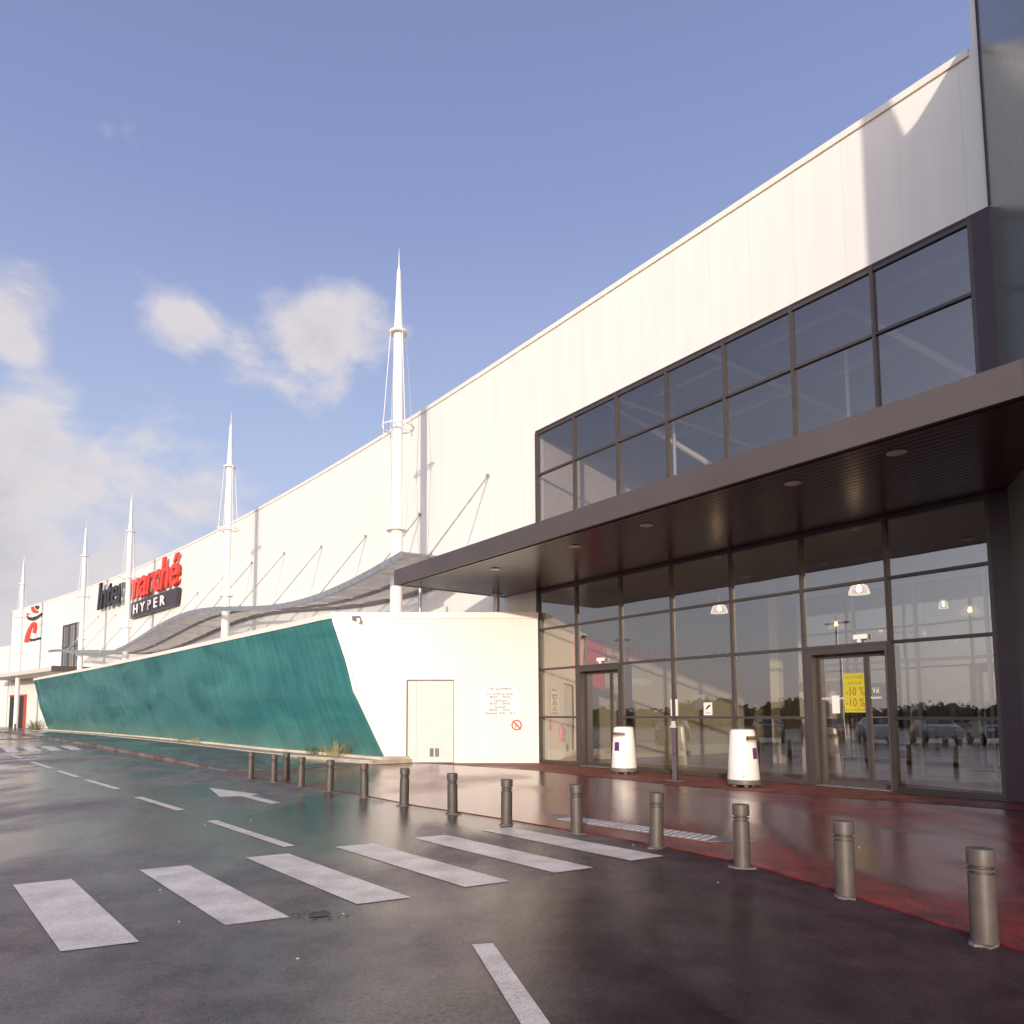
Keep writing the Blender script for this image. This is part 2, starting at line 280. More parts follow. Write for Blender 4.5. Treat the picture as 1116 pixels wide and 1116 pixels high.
M_glass_u = glass('upper_glass', (.80, .77, .75), .20)
M_black = mat('black_letter', (.02, .018, .02), .4)
M_red = mat('red_letter', (.72, .045, .018), .4, var=.08)
M_plate = mat('dark_sign_plate', (.045, .035, .045), .45)
M_signw = mat('sign_white', (.85, .82, .78), .5)
M_boll = mat('bollard_paint', (.080, .064, .053), .5, .05, var=.15, scale=9, bump=.15, bscale=60)
M_bin = mat('bin_white', (.86, .81, .76), .3, var=.03)
M_grey = mat('grey_plastic', (.13, .115, .11), .5, var=.15)
M_purple = mat('purple_label', (.12, .025, .16), .4)
M_inwall = mat('interior_beige', (.60, .52, .37), .8, var=.05, scale=.6)
M_infloor = mat('interior_tiles', (.36, .33, .30), .25, var=.12, scale=1.5)
M_inceil = mat('interior_ceiling', (.40, .35, .27), .8, var=.04)
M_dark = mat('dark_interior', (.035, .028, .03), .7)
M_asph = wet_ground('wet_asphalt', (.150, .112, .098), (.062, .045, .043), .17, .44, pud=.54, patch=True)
M_redp = wet_ground('wet_red_paving', (.19, .016, .016), (.125, .009, .010), .13, .25, bstr=.3, pud=.62)
M_redd = wet_ground('dry_red_paving', (.21, .060, .040), (.15, .035, .025), .35, .6, bstr=.5, pud=.4)
M_pave = wet_ground('grey_paving', (.14, .135, .115), (.075, .078, .068), .14, .5, pud=.5)
M_conc = mat('worn_concrete', (.42, .37, .29), .8, var=.25, scale=2.2, bump=.4)
M_paint = road_paint('road_paint')
M_tact = road_paint('tactile_paint', (.74, .72, .70))
M_teal = teal_glass()

# ------------------------------------------------------------------ mesh helpers
def link(name, me, m, parent=None):
    o = bpy.data.objects.new(name, me)
    if m is not None:
        for mm in (m if isinstance(m, (list, tuple)) else [m]): me.materials.append(mm)
    sc.collection.objects.link(o)
    if parent is not None: o.parent = parent
    return o
def obj(name, bm, m, parent=None, smooth=False):
    me = bpy.data.meshes.new(name); bm.normal_update()
    bm.to_mesh(me); bm.free()
    if smooth:
        for p in me.polygons: p.use_smooth = True
        me.set_sharp_from_angle(angle=R(40))
    return link(name, me, m, parent)
def thing(name, label, cat, loc=(0, 0, 0), rz=0, group=None):
    o = bpy.data.objects.new(name, None); sc.collection.objects.link(o); o.location = loc; o.rotation_euler = (0, 0, rz)
    o.empty_display_size = .2
    tag(o, label, cat, group); return o
def tag(o, label, cat, group=None, kind=None):
    if label: o['label'] = label
    if cat: o['category'] = cat
    if group: o['group'] = group
    if kind: o['kind'] = kind
    return o
def struct(o): o['kind'] = 'structure'; return o
def box(bm, x0, x1, y0, y1, z0, z1, mi=0):
    v = [bm.verts.new((x, y, z)) for z in (z0, z1) for y in (y0, y1) for x in (x0, x1)]
    for f in ((0, 2, 3, 1), (4, 5, 7, 6), (0, 1, 5, 4), (2, 6, 7, 3), (0, 4, 6, 2), (1, 3, 7, 5)):
        bm.faces.new([v[i] for i in f]).material_index = mi
def hexa(bm, low, high, mi=0):
    """closed prism from a lower and an upper ring of points"""
    a = [bm.verts.new(p) for p in low]; b = [bm.verts.new(p) for p in high]; n = len(a)
    fs = [bm.faces.new(a[::-1]), bm.faces.new(b)]
    for i in range(n): fs.append(bm.faces.new((a[i], a[(i+1) % n], b[(i+1) % n], b[i])))
    for f in fs: f.material_index = mi
    return fs
def sbox(bm, s0, s1, n0, n1, z0, z1, F=P, mi=0):
    """box in shop-front coordinates"""
    ring = [F(s0, n0), F(s0, n1), F(s1, n1), F(s1, n0)]
    hexa(bm, [Vector((p.x, p.y, z0)) for p in ring], [Vector((p.x, p.y, z1)) for p in ring], mi)
def strip(bm, ss, n0, n1, z0, z1, F=W):
    """closed tube swept along the wall through the stations ss, UV = (s, z)"""
    uvl = (bm.loops.layers.uv.get('UVMap') or bm.loops.layers.uv.new('UVMap'))
    fn = lambda v, s: v(s) if callable(v) else v
    rows = []
    for s in ss:
        a, b, c, d = fn(n0, s), fn(n1, s), fn(z0, s), fn(z1, s)
        rows.append([bm.verts.new(F(s, a, c)), bm.verts.new(F(s, b, c)), bm.verts.new(F(s, b, d)), bm.verts.new(F(s, a, d))])
    for i in range(len(rows)-1):
        for k in range(4):
            f = bm.faces.new((rows[i][k], rows[i][(k+1) % 4], rows[i+1][(k+1) % 4], rows[i+1][k]))
            for l in f.loops:
                si = ss[i] if l.vert in rows[i] else ss[i+1]
                l[uvl].uv = (si + (0 if k in (1, 3) else .4), l.vert.co.z)
    bm.faces.new(rows[0][::-1]); bm.faces.new(rows[-1])
def frange(a, b, st):
    n = max(1, round(abs(b-a)/st)); return [a+(b-a)*i/n for i in range(n+1)]
def tube(bm, a, b, r0, r1=None, seg=12, caps=True):
    a = Vector(a); b = Vector(b); r1 = r0 if r1 is None else r1; d = (b-a).normalized()
    u = d.orthogonal().normalized(); w = d.cross(u)
    A_ = [bm.verts.new(a + (u*math.cos(t)+w*math.sin(t))*r0) for t in [2*math.pi*i/seg for i in range(seg)]]
    B_ = [bm.verts.new(b + (u*math.cos(t)+w*math.sin(t))*max(r1, 1e-4)) for t in [2*math.pi*i/seg for i in range(seg)]]
    for i in range(seg): bm.faces.new((A_[i], A_[(i+1) % seg], B_[(i+1) % seg], B_[i]))
    if caps: bm.faces.new(A_[::-1]); bm.faces.new(B_)
def lathe(bm, prof, seg=24, c=(0, 0, 0)):
    rows = []
    for r, z in prof:
        rows.append([bm.verts.new((c[0]+max(r, 1e-4)*math.cos(2*math.pi*i/seg), c[1]+max(r, 1e-4)*math.sin(2*math.pi*i/seg), c[2]+z)) for i in range(seg)])
    for j in range(len(rows)-1):
        for i in range(seg): bm.faces.new((rows[j][i], rows[j][(i+1) % seg], rows[j+1][(i+1) % seg], rows[j+1][i]))
    bm.faces.new(rows[0][::-1]); bm.faces.new(rows[-1])
def torus(bm, c, Rr, r, seg=28, ms=8):
    rows = []
    for i in range(seg):
        t = 2*math.pi*i/seg
        rows.append([bm.verts.new((c[0]+(Rr+r*math.cos(p))*math.cos(t), c[1]+(Rr+r*math.cos(p))*math.sin(t), c[2]+r*math.sin(p))) for p in [2*math.pi*k/ms for k in range(ms)]])
    for i in range(seg):
        for k in range(ms): bm.faces.new((rows[i][k], rows[i][(k+1) % ms], rows[(i+1) % seg][(k+1) % ms], rows[(i+1) % seg][k]))
def poly_sheet(name, pts, z, m, parent=None, thick=0):
    bm = bmesh.new()
    if thick: hexa(bm, [(x, y, z-thick) for x, y in pts], [(x, y, z) for x, y in pts])
    else: bm.faces.new([bm.verts.new((x, y, z)) for x, y in pts])
    bmesh.ops.recalc_face_normals(bm, faces=bm.faces)
    if not thick:
        for f in bm.faces:
            f.normal_update()
            if f.normal.z < 0: f.normal_flip()
    return obj(name, bm, m, parent)
def text_obj(name, body, size, m, parent, mtx, extrude=.004, sx=1.0, shear=0.0, bold=0.0, align='LEFT', spacing=1.0, line=1.0):
    cu = bpy.data.curves.new(name, 'FONT'); cu.body = body; cu.size = size; cu.extrude = extrude; cu.offset = bold; cu.shear = shear
    cu.align_x = align; cu.space_character = spacing; cu.space_line = line; cu.resolution_u = 3
    t = bpy.data.objects.new(name, cu); sc.collection.objects.link(t)
    dg = bpy.context.evaluated_depsgraph_get(); me = bpy.data.meshes.new_from_object(t.evaluated_get(dg)); me.name = name
    bpy.data.objects.remove(t); me.materials.clear()
    me.transform(mtx @ Matrix.Diagonal((sx, 1, 1, 1)))
    return link(name, me, m, parent)
def basis(o, x, y):
    """matrix with local X along x, local Y along y, origin o"""
    x = Vector(x).normalized(); y = Vector(y).normalized(); z = x.cross(y)
    return Matrix(((x.x, y.x, z.x, o[0]), (x.y, y.y, z.y, o[1]), (x.z, y.z, z.z, o[2]), (0, 0, 0, 1)))
D3 = Vector((D.x, D.y, 0)); N3 = Vector((NN.x, NN.y, 0)); UP = Vector((0, 0, 1))

# ================================================================== GROUND
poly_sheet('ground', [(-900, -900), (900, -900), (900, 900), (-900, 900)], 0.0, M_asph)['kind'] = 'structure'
edge = [(20, 12.5), (18.2, 10.95), (16.7, 9.96), (16.3, 9.80), (15.05, 9.31), (13.84, 8.92), (12.34, 8.86), (11.02, 8.95), (9.76, 9.04), (8.65, 9.16), (7.64, 9.3), (5.6, 9.32), (3.5, 9.5), (1.6, 9.62), (0.2, 9.75)]
red_pts = edge + [(-2.2, 9.85), (-2.2, 3.9), (-2.2, .1), (0.02, .1), (0.02, -.2), (13.8, -.2), (20, -.2)]
o = struct(poly_sheet('red_pavement', [P(a, b).xy for a, b in red_pts], .012, M_redp, thick=.012))
dry_pts = [(-1.9, 3.3), (0.5, 2.7), (2.5, 2.35), (5.0, 2.5), (7.8, 2.6), (9.8, 2.3), (12.0, 1.75), (14.2, 1.3), (16, 1.2), (16, .06), (.05, .06), (-.05, .35)]
struct(poly_sheet('dry_red_strip', [P(a, b).xy for a, b in dry_pts], .016, M_redd))
# far pavement, kerb stones and the concrete verge under the teal screen
def kerb_off(s):
    pts = [(-95, 7.0), (-54, 8.3), (-40, 9.35), (-24.5, 9.75), (-12, 10.0), (-2.2, 9.85)]
    for (a, u), (b, v) in zip(pts, pts[1:]):
        if s <= b: return u+(v-u)*(s-a)/(b-a)
    return 9.85
bm = bmesh.new(); ss = frange(-95, -2.2, 1.5)
strip(bm, ss, lambda s: 3.0 if s > -64 else .05, lambda s: kerb_off(s)-.14, -.02, lambda s: .024+min(.09, max(0, (-4-s)*.02)))
struct(obj('pavement', bm, M_pave))
bm = bmesh.new(); k = -95.0
while k < -4.0:
    up = random.uniform(-.008, .012); z = .03+min(.09, max(0, (-4-k)*.02))
    strip(bm, [k, k+.95], lambda s: kerb_off(s)-.138, lambda s: kerb_off(s)+random.uniform(-.01, .03), -.01, z+up); k += 1.0
def kerb_mat():
    m = mat('kerb_stone', (.17, .145, .12), .7, var=.3, scale=1.1, bump=.4)
    nt = m.node_tree; b = nt.nodes['Principled BSDF']; src = b.inputs['Base Color'].links[0].from_socket
    tc = nt.nodes.new('ShaderNodeTexCoord'); n = nt.nodes.new('ShaderNodeTexNoise'); nt.links.new(tc.outputs['Object'], n.inputs[0]); n.inputs['Scale'].default_value = .55; n.inputs['Detail'].default_value = 3
    r = nt.nodes.new('ShaderNodeMapRange'); nt.links.new(n.outputs['Fac'], r.inputs[0]); r.inputs[1].default_value = .50; r.inputs[2].default_value = .54
    mx = nt.nodes.new('ShaderNodeMix'); mx.data_type = 'RGBA'; nt.links.new(r.outputs[0], mx.inputs[0]); nt.links.new(src, mx.inputs[6]); mx.inputs[7].default_value = (.13, .075, .058, 1)
    nt.links.new(mx.outputs[2], b.inputs['Base Color']); return m
struct(obj('kerb', bm, kerb_mat()))
def teal_bottom(s):
    pts = [(-66, 3.55), (-63, 3.6), (-48.5, 3.95), (-25, 4.7), (-10.5, 5.0), (-2.7, 4.4)]
    for (a, u), (b, v) in zip(pts, pts[1:]):
        if s <= b: return u+(v-u)*(s-a)/(b-a)
    return 4.4
bm = bmesh.new()
strip(bm, frange(-63.5, -2.3, 1.2), 2.2, lambda s: teal_bottom(s)+(1.15 if s < -6 else 1.15-.13*(s+6)), .0, .15)
struct(obj('concrete_verge', bm, M_conc))
bm = bmesh.new()
strip(bm, frange(-63.5, -2.35, 1.2), 2.4, lambda s: teal_bottom(s)+.32, .15, .235)
struct(obj('concrete_plinth', bm, mat('pale_plinth', (.55, .48, .37), .8, var=.2, scale=1.5, bump=.3)))

# ------------------------------------------------ painted markings (4 mm above the asphalt)
bm = bmesh.new()
for i in range(6):
    tl = Vector((-4.27+.90*i, 7.00+.655*i)); tr = tl+Vector((.43, .235)); br = Vector((-2.30+.915*i, 5.27+.625*i)); bl = Vector((-2.74+.915*i, 5.06+.615*i))
    bm.faces.new([bm.verts.new((q.x, q.y, .004)) for q in (bl, br, tr, tl)])
struct(obj('zebra_crossing', bm, M_paint))
bm = bmesh.new()
dash = [((7.34, 12.80), (10.10, 12.62)), ((3.29, 13.10), (5.83, 12.88)), ((-1.51, 13.40), (1.38, 13.15)), ((-5.3, 13.68), (-2.5, 13.46)), ((-10.4, 13.98), (-6.4, 13.74)), ((-16.4, 14.4), (-12.9, 14.15)),
        ((14.50, 12.90), (17.4, 14.2))]
for (s0, n0), (s1, n1) in dash:
    a = P(s0, n0).xy; b = P(s1, n1).xy; d = (b-a).normalized(); w = Vector((-d.y, d.x))*.075
    bm.faces.new([bm.verts.new((q.x, q.y, .004)) for q in (a-w, b-w, b+w, a+w)])
struct(obj('lane_dashes', bm, M_paint))
def G(x, y):
    a = (x-506)/788; b = -(y-712.2)/788; th = .0851; d = Vector((a, math.cos(th)-b*math.sin(th), math.sin(th)+b*math.cos(th))); t = -1.6/d.z; return (d.x*t, d.y*t)
bm = bmesh.new()      # turn arrow on the lane, metres
for q in ([(-5.55, 16.00), (-4.79, 14.38), (-4.30, 14.72), (-4.02, 14.78), (-4.28, 14.98)], [(-4.30, 14.70), (-3.55, 13.26), (-3.32, 13.40), (-4.02, 14.76)]):
    pass
arrow = [G(228.2, 858.8), G(238.9, 868.6), G(262.7, 867.9), G(274, 867.2), G(282.8, 865.7)]
stem = [G(262.7, 867.9), G(296, 876.4), G(306.6, 875.1), G(274, 867.2)]
for q in (arrow, stem): bm.faces.new([bm.verts.new((x, y, .004)) for x, y in q])
for f in bm.faces:
    f.normal_update()
    if f.normal.z < 0: f.normal_flip()
struct(obj('lane_arrow', bm, M_paint))
bm = bmesh.new()
for n0 in (11.35, 12.2, 13.05, 13.9, 14.75):
    a = P(-19.3+.3*(n0-11), n0).xy; b = P(-24.6+.1*(n0-11), n0-.05).xy; c = P(-24.6, n0+.5).xy; d = P(-19.1+.3*(n0-11), n0+.5).xy
    bm.faces.new([bm.verts.new((q.x, q.y, .004)) for q in (a, b, c, d)][::-1])
for f in bm.faces:
    f.normal_update()
    if f.normal.z < 0: f.normal_flip()
struct(obj('far_zebra_crossing', bm, M_paint))
bm = bmesh.new(); a = P(-7.1, 15.6).xy; b = P(-6.9, 14.1).xy; c = P(-6.75, 14.1).xy; d = P(-6.95, 15.6).xy
bm.faces.new([bm.verts.new((q.x, q.y, .004)) for q in (a, b, c, d)]); 
for f in bm.faces:
    f.normal_update()
    if f.normal.z < 0: f.normal_flip()
struct(obj('give_way_line', bm, M_paint))
# ribbed tactile strip
bm = bmesh.new()
c0 = P(10.15, 8.03); c1 = P(12.95, 7.72); dd = (c1-c0).normalized(); ww = Vector((-dd.y, dd.x, 0))
if ww.dot(N3) < 0: ww = -ww
L_ = (c1-c0).length
hexa(bm, [(*(c0+ww*a_+dd*b_).xy, .012) for a_, b_ in ((0, -.5), (.45, .15), (.45, L_-.15), (0, L_+.2))], [(*(c0+ww*a_+dd*b_).xy, .019) for a_, b_ in ((0, -.5), (.45, .15), (.45, L_-.15), (0, L_+.2))])
k = .05
while k < L_-.25:
    p0 = c0+dd*k; hexa(bm, [(*(p0+ww*a_+dd*b_).xy, .019) for a_, b_ in ((.03, 0), (.42, .06), (.42, .125), (.03, .065))], [(*(p0+ww*a_+dd*b_).xy, .025) for a_, b_ in ((.03, .004), (.42, .064), (.42, .121), (.03, .061))]); k += .11
bmesh.ops.recalc_face_normals(bm, faces=bm.faces)
for f in bm.faces: f.material_index = 1 if f.calc_center_median().z > .0205 else 0
struct(obj('tactile_strip', bm, [mat('strip_base', (.22, .19, .18), .4), M_tact]))

# ================================================================== MAIN BUILDING
B = thing('supermarket_building', 'long white metal clad store building with curved front, bronze canopy and glazed entrance', 'building', P(0, 0))
Bi = Matrix.Translation(-P(0, 0))
def bpart(name, bm, m, parent=B, smooth=False):
    # parts are drawn in site metres, then moved into the parent's frame
    o = obj(name, bm, m, parent, smooth); o.matrix_parent_inverse = Matrix.Identity(4)
    if parent is B: o.data.transform(Bi)
    else: o.data.transform(Bi); 
    return o
ROOF = 14.88
WS0, WS1 = -72.4, -66.7          # far tall window
bm = bmesh.new()
strip(bm, frange(-89.9, WS0, 1.5), -.3, 0, 0, ROOF)
strip(bm, frange(WS0, WS1, 1.5), -.3, 0, 11.5, ROOF); strip(bm, frange(WS0, WS1, 1.5), -.3, 0, 0, 6.5)
strip(bm, frange(WS1, 0, 1.5), -.3, 0, 0, ROOF)
strip(bm, frange(0, 13.46, 1.5), -.3, 0, 11.46, ROOF)
strip(bm, [13.46, 13.62], -.3, 0, 11.46, 17.5)
wall = bpart('wall', bm, M_wall)
bm = bmesh.new()
strip(bm, frange(-89.95, 13.40, 1.5), -.4, .05, ROOF-.11, ROOF+.05)
bpart('coping', bm, mat('coping_metal', (.76, .71, .64), .4, var=.05), B)
bm = bmesh.new()      # roof deck, rear and side walls
strip(bm, frange(-89.5, 13.4, 6), -34, -.32, 14.0, 14.3)
strip(bm, frange(-89.9, 17, 6), -34.4, -34, 0, ROOF)
sbox(bm, -90.25, -89.92, -34+wn(-90), wn(-90), 0, ROOF)
bpart('roof', bm, mat('roof_grey', (.25, .25, .25), .8, var=.1))
# ---- interior shell behind the glass
RD = -14.5
bm = bmesh.new()
sbox(bm, -.18, -.02, RD, -.31, 0, 6.1); bpart('interior_wall', bm, M_inwall)
bm = bmesh.new(); sbox(bm, -.02, 17.0, RD-.2, RD, 0, 6.1); bpart('interior_wall', bm, M_inwall)
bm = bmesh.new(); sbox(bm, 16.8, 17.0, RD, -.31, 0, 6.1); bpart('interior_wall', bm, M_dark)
bm = bmesh.new(); sbox(bm, -.02, 16.8, RD, -.02, -.02, .030); bpart('interior_floor', bm, M_infloor)
bm = bmesh.new(); sbox(bm, -.18, 16.8, RD, -.12, 6.1, 6.32); bpart('interior_ceiling', bm, M_inceil)
bm = bmesh.new(); sbox(bm, -.02, 0.03, RD, -.4, .03, .42); bpart('skirting', bm, mat('skirting_cream', (.72, .66, .5), .5))
# interior partition pieces and shop front seen deep inside
bm = bmesh.new()
bm.free()
for s, n in ((4.6, -6.2), (8.4, -7.4), (12.2, -8.2)):
    bm = bmesh.new(); sbox(bm, s, s+.32, n-.32, n, .03, 6.1); bpart('interior_column', bm, M_inwall)
bm = bmesh.new()
sbox(bm, 8.6, 16.6, -12.2, -12.0, .03, 3.4); bpart('shop_shutter', bm, M_dark)
bm = bmesh.new(); sbox(bm, 5.2, 8.2, -11.0, -10.9, .03, 3.0); bpart('interior_screen', bm, mat('screen_panel', (.2, .18, .17), .3, var=.4, scale=1.6))
# inner glazed screen of the entrance lobby: white frames seen through the front glass
for k in range(5):
    s0, s1 = 6.6+k*1.62, 6.6+(k+1)*1.62; n_ = -4.6
    bm = bmesh.new(); sbox(bm, s0, s0+.07, n_-.05, n_+.05, .03, 5.2); sbox(bm, s0+.07, s1, n_-.045, n_+.045, 3.0, 3.08); sbox(bm, s0+.07, s1, n_-.045, n_+.045, 5.1, 5.2)
    f_ = bpart('lobby_screen', bm, mat('lobby_frame', (.46, .42, .38), .4)); bm = bmesh.new()
    bm.faces.new([bm.verts.new(q) for q in (P(s0+.07, n_, .05), P(s1, n_, .05), P(s1, n_, 5.1), P(s0+.07, n_, 5.1))]); bpart('pane', bm, M_glass, f_)
bm = bmesh.new(); sbox(bm, 6.6, 16.7, -4.9, -4.3, 5.2, 6.1); bpart('lobby_header', bm, mat('lobby_header_grey', (.34, .31, .29), .6))
# upper storey room
bm = bmesh.new()
sbox(bm, -.18, -.02, -11, -.31, 6.32, 13.2); sbox(bm, -.02, 13.7, -11.2, -11, 6.32, 13.2); sbox(bm, 13.7, 13.9, -11, -.31, 6.32, 13.2)
bpart('upper_room_wall', bm, mat('upper_room', (.50, .45, .38), .8, var=.06))
bm = bmesh.new(); sbox(bm, -.18, 13.9, -11, -.31, 13.2, 13.35); bpart('upper_room_ceiling', bm, mat('deck_ceiling', (.30, .27, .25), .7, var=.12, scale=1.2, stretch=(1, 5, 1)))
bm = bmesh.new()
for s in (2.0, 5.7, 9.4, 12.9):
    sbox(bm, s, s+.22, -10.9, -.5, 12.3, 12.7)
for n in (-3.4, -7.0): sbox(bm, .1, 13.6, n-.12, n+.12, 12.71, 12.95)
for s in (3.8, 9.4): tube(bm, P(s, -2.6, 6.35), P(s, -2.6, 12.3), .05)
tube(bm, P(2.0, -1.2, 12.2), P(5.8, -5.4, 8.2), .09); tube(bm, P(9.5, -1.0, 12.2), P(12.9, -4.6, 8.6), .09)
bpart('upper_room_beam', bm, mat('white_steel', (.48, .45, .41), .5))

# ---- glazing bays
HZ = 5.83
def bay_frame(bm, s0, s1, z0, z1, trans, last=False, w=.075, d0=-.06, d1=.07):
    sbox(bm, s0-w/2, s0+w/2, d0, d1, z0, z1)
    if last: sbox(bm, s1-w/2, s1+w/2, d0, d1, z0, z1); e = s1-w/2
    else: e = s1-w/2
    for z in trans: sbox(bm, s0+w/2, e, d0+.004, d1-.012, z-w*.42, z+w*.42)
for i in range(7):
    s0, s1 = i*BAY, (i+1)*BAY; door = i in (1, 5)
    bm = bmesh.new()
    bay_frame(bm, s0 if i else .05, s1, .03, HZ, ([1.54] if not door else [])+[3.13, 4.49], i == 6)
    sbox(bm, s0+.04, s1-.04, -.05, .06, HZ-.10, HZ-.002)
    if not door: sbox(bm, s0+.04, s1-.04, -.05, .062, .03, .13)
    fr = bpart('entrance_door' if door else 'window', bm, M_frame)
    if door: fr['label'] = 'automatic sliding glass door below taller fixed panes, ' + ('left one behind the far bin' if i == 1 else 'right one with the yellow poster')
    bm = bmesh.new()
    def pane(a, b, z0, z1, n=0.0): bm.faces.new([bm.verts.new(P(a, n, z0)), bm.verts.new(P(b, n, z0)), bm.verts.new(P(b, n, z1)), bm.verts.new(P(a, n, z1))])
    for z0, z1 in (([(.13, 1.50), (1.58, 3.09)] if not door else []) + [(3.17, 4.45), (4.53, HZ-.10)]): pane(s0+.042, s1-.042, z0, z1)
    bpart('pane', bm, M_glass, fr)
    if door:
        bm = bmesh.new()      # deep surround
        sbox(bm, s0+.04, s0+.20, -.45, .10, .03, 3.09); sbox(bm, s1-.09, s1-.04, -.45, .10, .03, 3.09); sbox(bm, s0+.2, s1-.09, -.45, .10, 2.96, 3.09)
        bpart('door_surround', bm, M_frame, fr)
        mid = s0+1.30
        for a, b in ((s0+.21, mid-.004), (mid+.004, s1-.10)):
            bm = bmesh.new()
            sbox(bm, a, a+.055, -.19, -.14, .04, 2.95); sbox(bm, b-.055, b, -.19, -.14, .04, 2.95)
            sbox(bm, a+.055, b-.055, -.188, -.142, .04, .14); sbox(bm, a+.055, b-.055, -.188, -.142, 2.87, 2.95)
            bm.faces.new([bm.verts.new(q) for q in (P(a+.055, -.165, .14), P(b-.055, -.165, .14), P(b-.055, -.165, 2.87), P(a+.055, -.165, 2.87))]).material_index = 1
            bpart('leaf', bm, [M_frame, M_glass], fr)
        bm = bmesh.new(); sbox(bm, s0+.2, s1-.09, -.45, .14, .03, .043); bpart('threshold', bm, M_galv, fr)
    # upper row
    bm = bmesh.new(); bay_frame(bm, s0 if i else .05, s1, 6.36, 11.40, [9.87], i == 6)
    sbox(bm, s0+.0375, s1-.0375, -.05, .05, 11.30, 11.398); sbox(bm, s0+.0375, s1-.0375, -.05, .062, 6.36, 6.45)
    fr = bpart('upper_window', bm, M_frame); bm = bmesh.new(); pane(s0+.04, s1-.04, 6.45, 9.83); pane(s0+.04, s1-.04, 9.91, 11.30); bpart('pane', bm, M_glass_u, fr)
bm = bmesh.new(); sbox(bm, -.02, 13.62, -.10, .06, 11.40, 11.458); bpart('window_head', bm, M_jamb)
bm = bmesh.new(); sbox(bm, 13.29, 13.62, -.2, .10, 6.34, 11.40); bpart('jamb', bm, M_jamb)
bm = bmesh.new(); sbox(bm, 13.29, 13.85, -.2, .12, .03, HZ-.01); bpart('jamb', bm, M_jamb)
bm = bmesh.new(); sbox(bm, -.06, .012, -.05, .05, .03, 11.40); bpart('jamb', bm, M_frame)
bm = bmesh.new(); sbox(bm, 0.02, 13.6, -.10, .0, HZ, 6.34); bpart('spandrel', bm, M_jamb)

# ---- entrance canopy
CZ0, CZ1, CN = 5.83, 6.33, 4.6
bm = bmesh.new(); sbox(bm, -1.62, 20, .06, CN-.08, CZ0+.03, CZ1-.02); can = bpart('canopy', bm, M_fascia)
bm = bmesh.new()
hexa(bm, [P(-1.81, CN-.08, CZ0), P(-1.83, CN, CZ0), P(20, CN, CZ0), P(20, CN-.08, CZ0)], [P(-1.81, CN-.08, CZ1), P(-1.83, CN, CZ1), P(20, CN, CZ1), P(20, CN-.08, CZ1)])
hexa(bm, [P(-1.80, .05, CZ0), P(-1.805, CN-.082, CZ0), P(-1.66, CN-.082, CZ0), P(-1.66, .05, CZ0)], [P(-1.80, .05, CZ1), P(-1.805, CN-.082, CZ1), P(-1.66, CN-.082, CZ1), P(-1.66, .05, CZ1)])
bpart('fascia', bm, M_fascia, can)
bm = bmesh.new(); n = .1
while n < CN-.2:
    sbox(bm, -1.6, 19.9, n, n+.160, CZ0+.005, CZ0+.028); n += .18
bpart('soffit', bm, M_soffit, can)
for s, n in ((13.33, 3.77), (11.5, 3.7), (8.0, 3.64), (5.6, 3.55), (2.19, 3.48)):
    bm = bmesh.new(); c = P(s, n, CZ0-.002); lathe(bm, [(.085, .004), (.14, .004), (.15, -.006), (.13, -.018), (.085, -.014)], 24, c)
    d = bpart('downlight', bm, mat('downlight_ring', (.62, .58, .55), .35, .3), can)
    bm = bmesh.new(); lathe(bm, [(.082, .003), (.082, -.008), (.03, -.010)], 20, c); bpart('lens', bm, mat('downlight_lens', (.22, .06, .05), .2), d)

# ---- far tall window and far second entrance
fr_bm = bmesh.new()
for s in frange(WS0, WS1, 1.9): sbox(fr_bm, s-.06, s+.06, -.2, -.05, 6.5, 11.5, W)
for z in (6.55, 9.0, 11.42): sbox(fr_bm, WS0+.06, WS1-.06, -.18, -.07, z-.05, z+.05, W)
fw = bpart('far_window', fr_bm, M_frame); bm = bmesh.new(); bm.faces.new([bm.verts.new(W(a, -.12, z)) for a, z in ((WS0, 6.5), (WS1, 6.5), (WS1, 11.5), (WS0, 11.5))]); bpart('pane', bm, M_glass_u, fw)
bm = bmesh.new(); sbox(bm, WS0-1, WS1+1, -6.2, -6, 6.0, 12.5, W); sbox(bm, WS0-1, WS1+1, -6, -.32, 5.9, 6.0, W); bpart('far_window_room', bm, mat('far_room', (.2, .19, .2), .8))
bm = bmesh.new()
for a, b in (((-72, 6.8), (-67.2, 9.9)), ((-72, 9.6), (-68.5, 11.3)), ((-67, 6.8), (-71.6, 8.4))): tube(bm, W(a[0], -1.2, a[1]), W(b[0], -1.2, b[1]), .09)
bpart('truss', bm, M_white)
bm = bmesh.new(); strip(bm, frange(-89, -62.2, 1.5), .02, 3.6, 5.95, 6.35); c2 = bpart('far_canopy', bm, mat('far_canopy_white', (.62, .55, .49), .5))
bm = bmesh.new(); sbox(bm, -62.18, -62.06, .02, 3.7, 5.86, 6.42, W); bpart('fascia', bm, M_fascia, c2)
bm = bmesh.new(); sbox(bm, -88.6, -83.4, .02, .16, 0.1, 3.9, W); dd_ = bpart('far_doorway', bm, M_dark)
bm = bmesh.new(); sbox(bm, -83.4, -83.1, .02, .24, 0.1, 4.1, W); sbox(bm, -88.6, -83.4, .02, .24, 3.9, 4.1, W); bpart('door_frame', bm, mat('red_frame', (.45, .07, .03), .5), dd_)

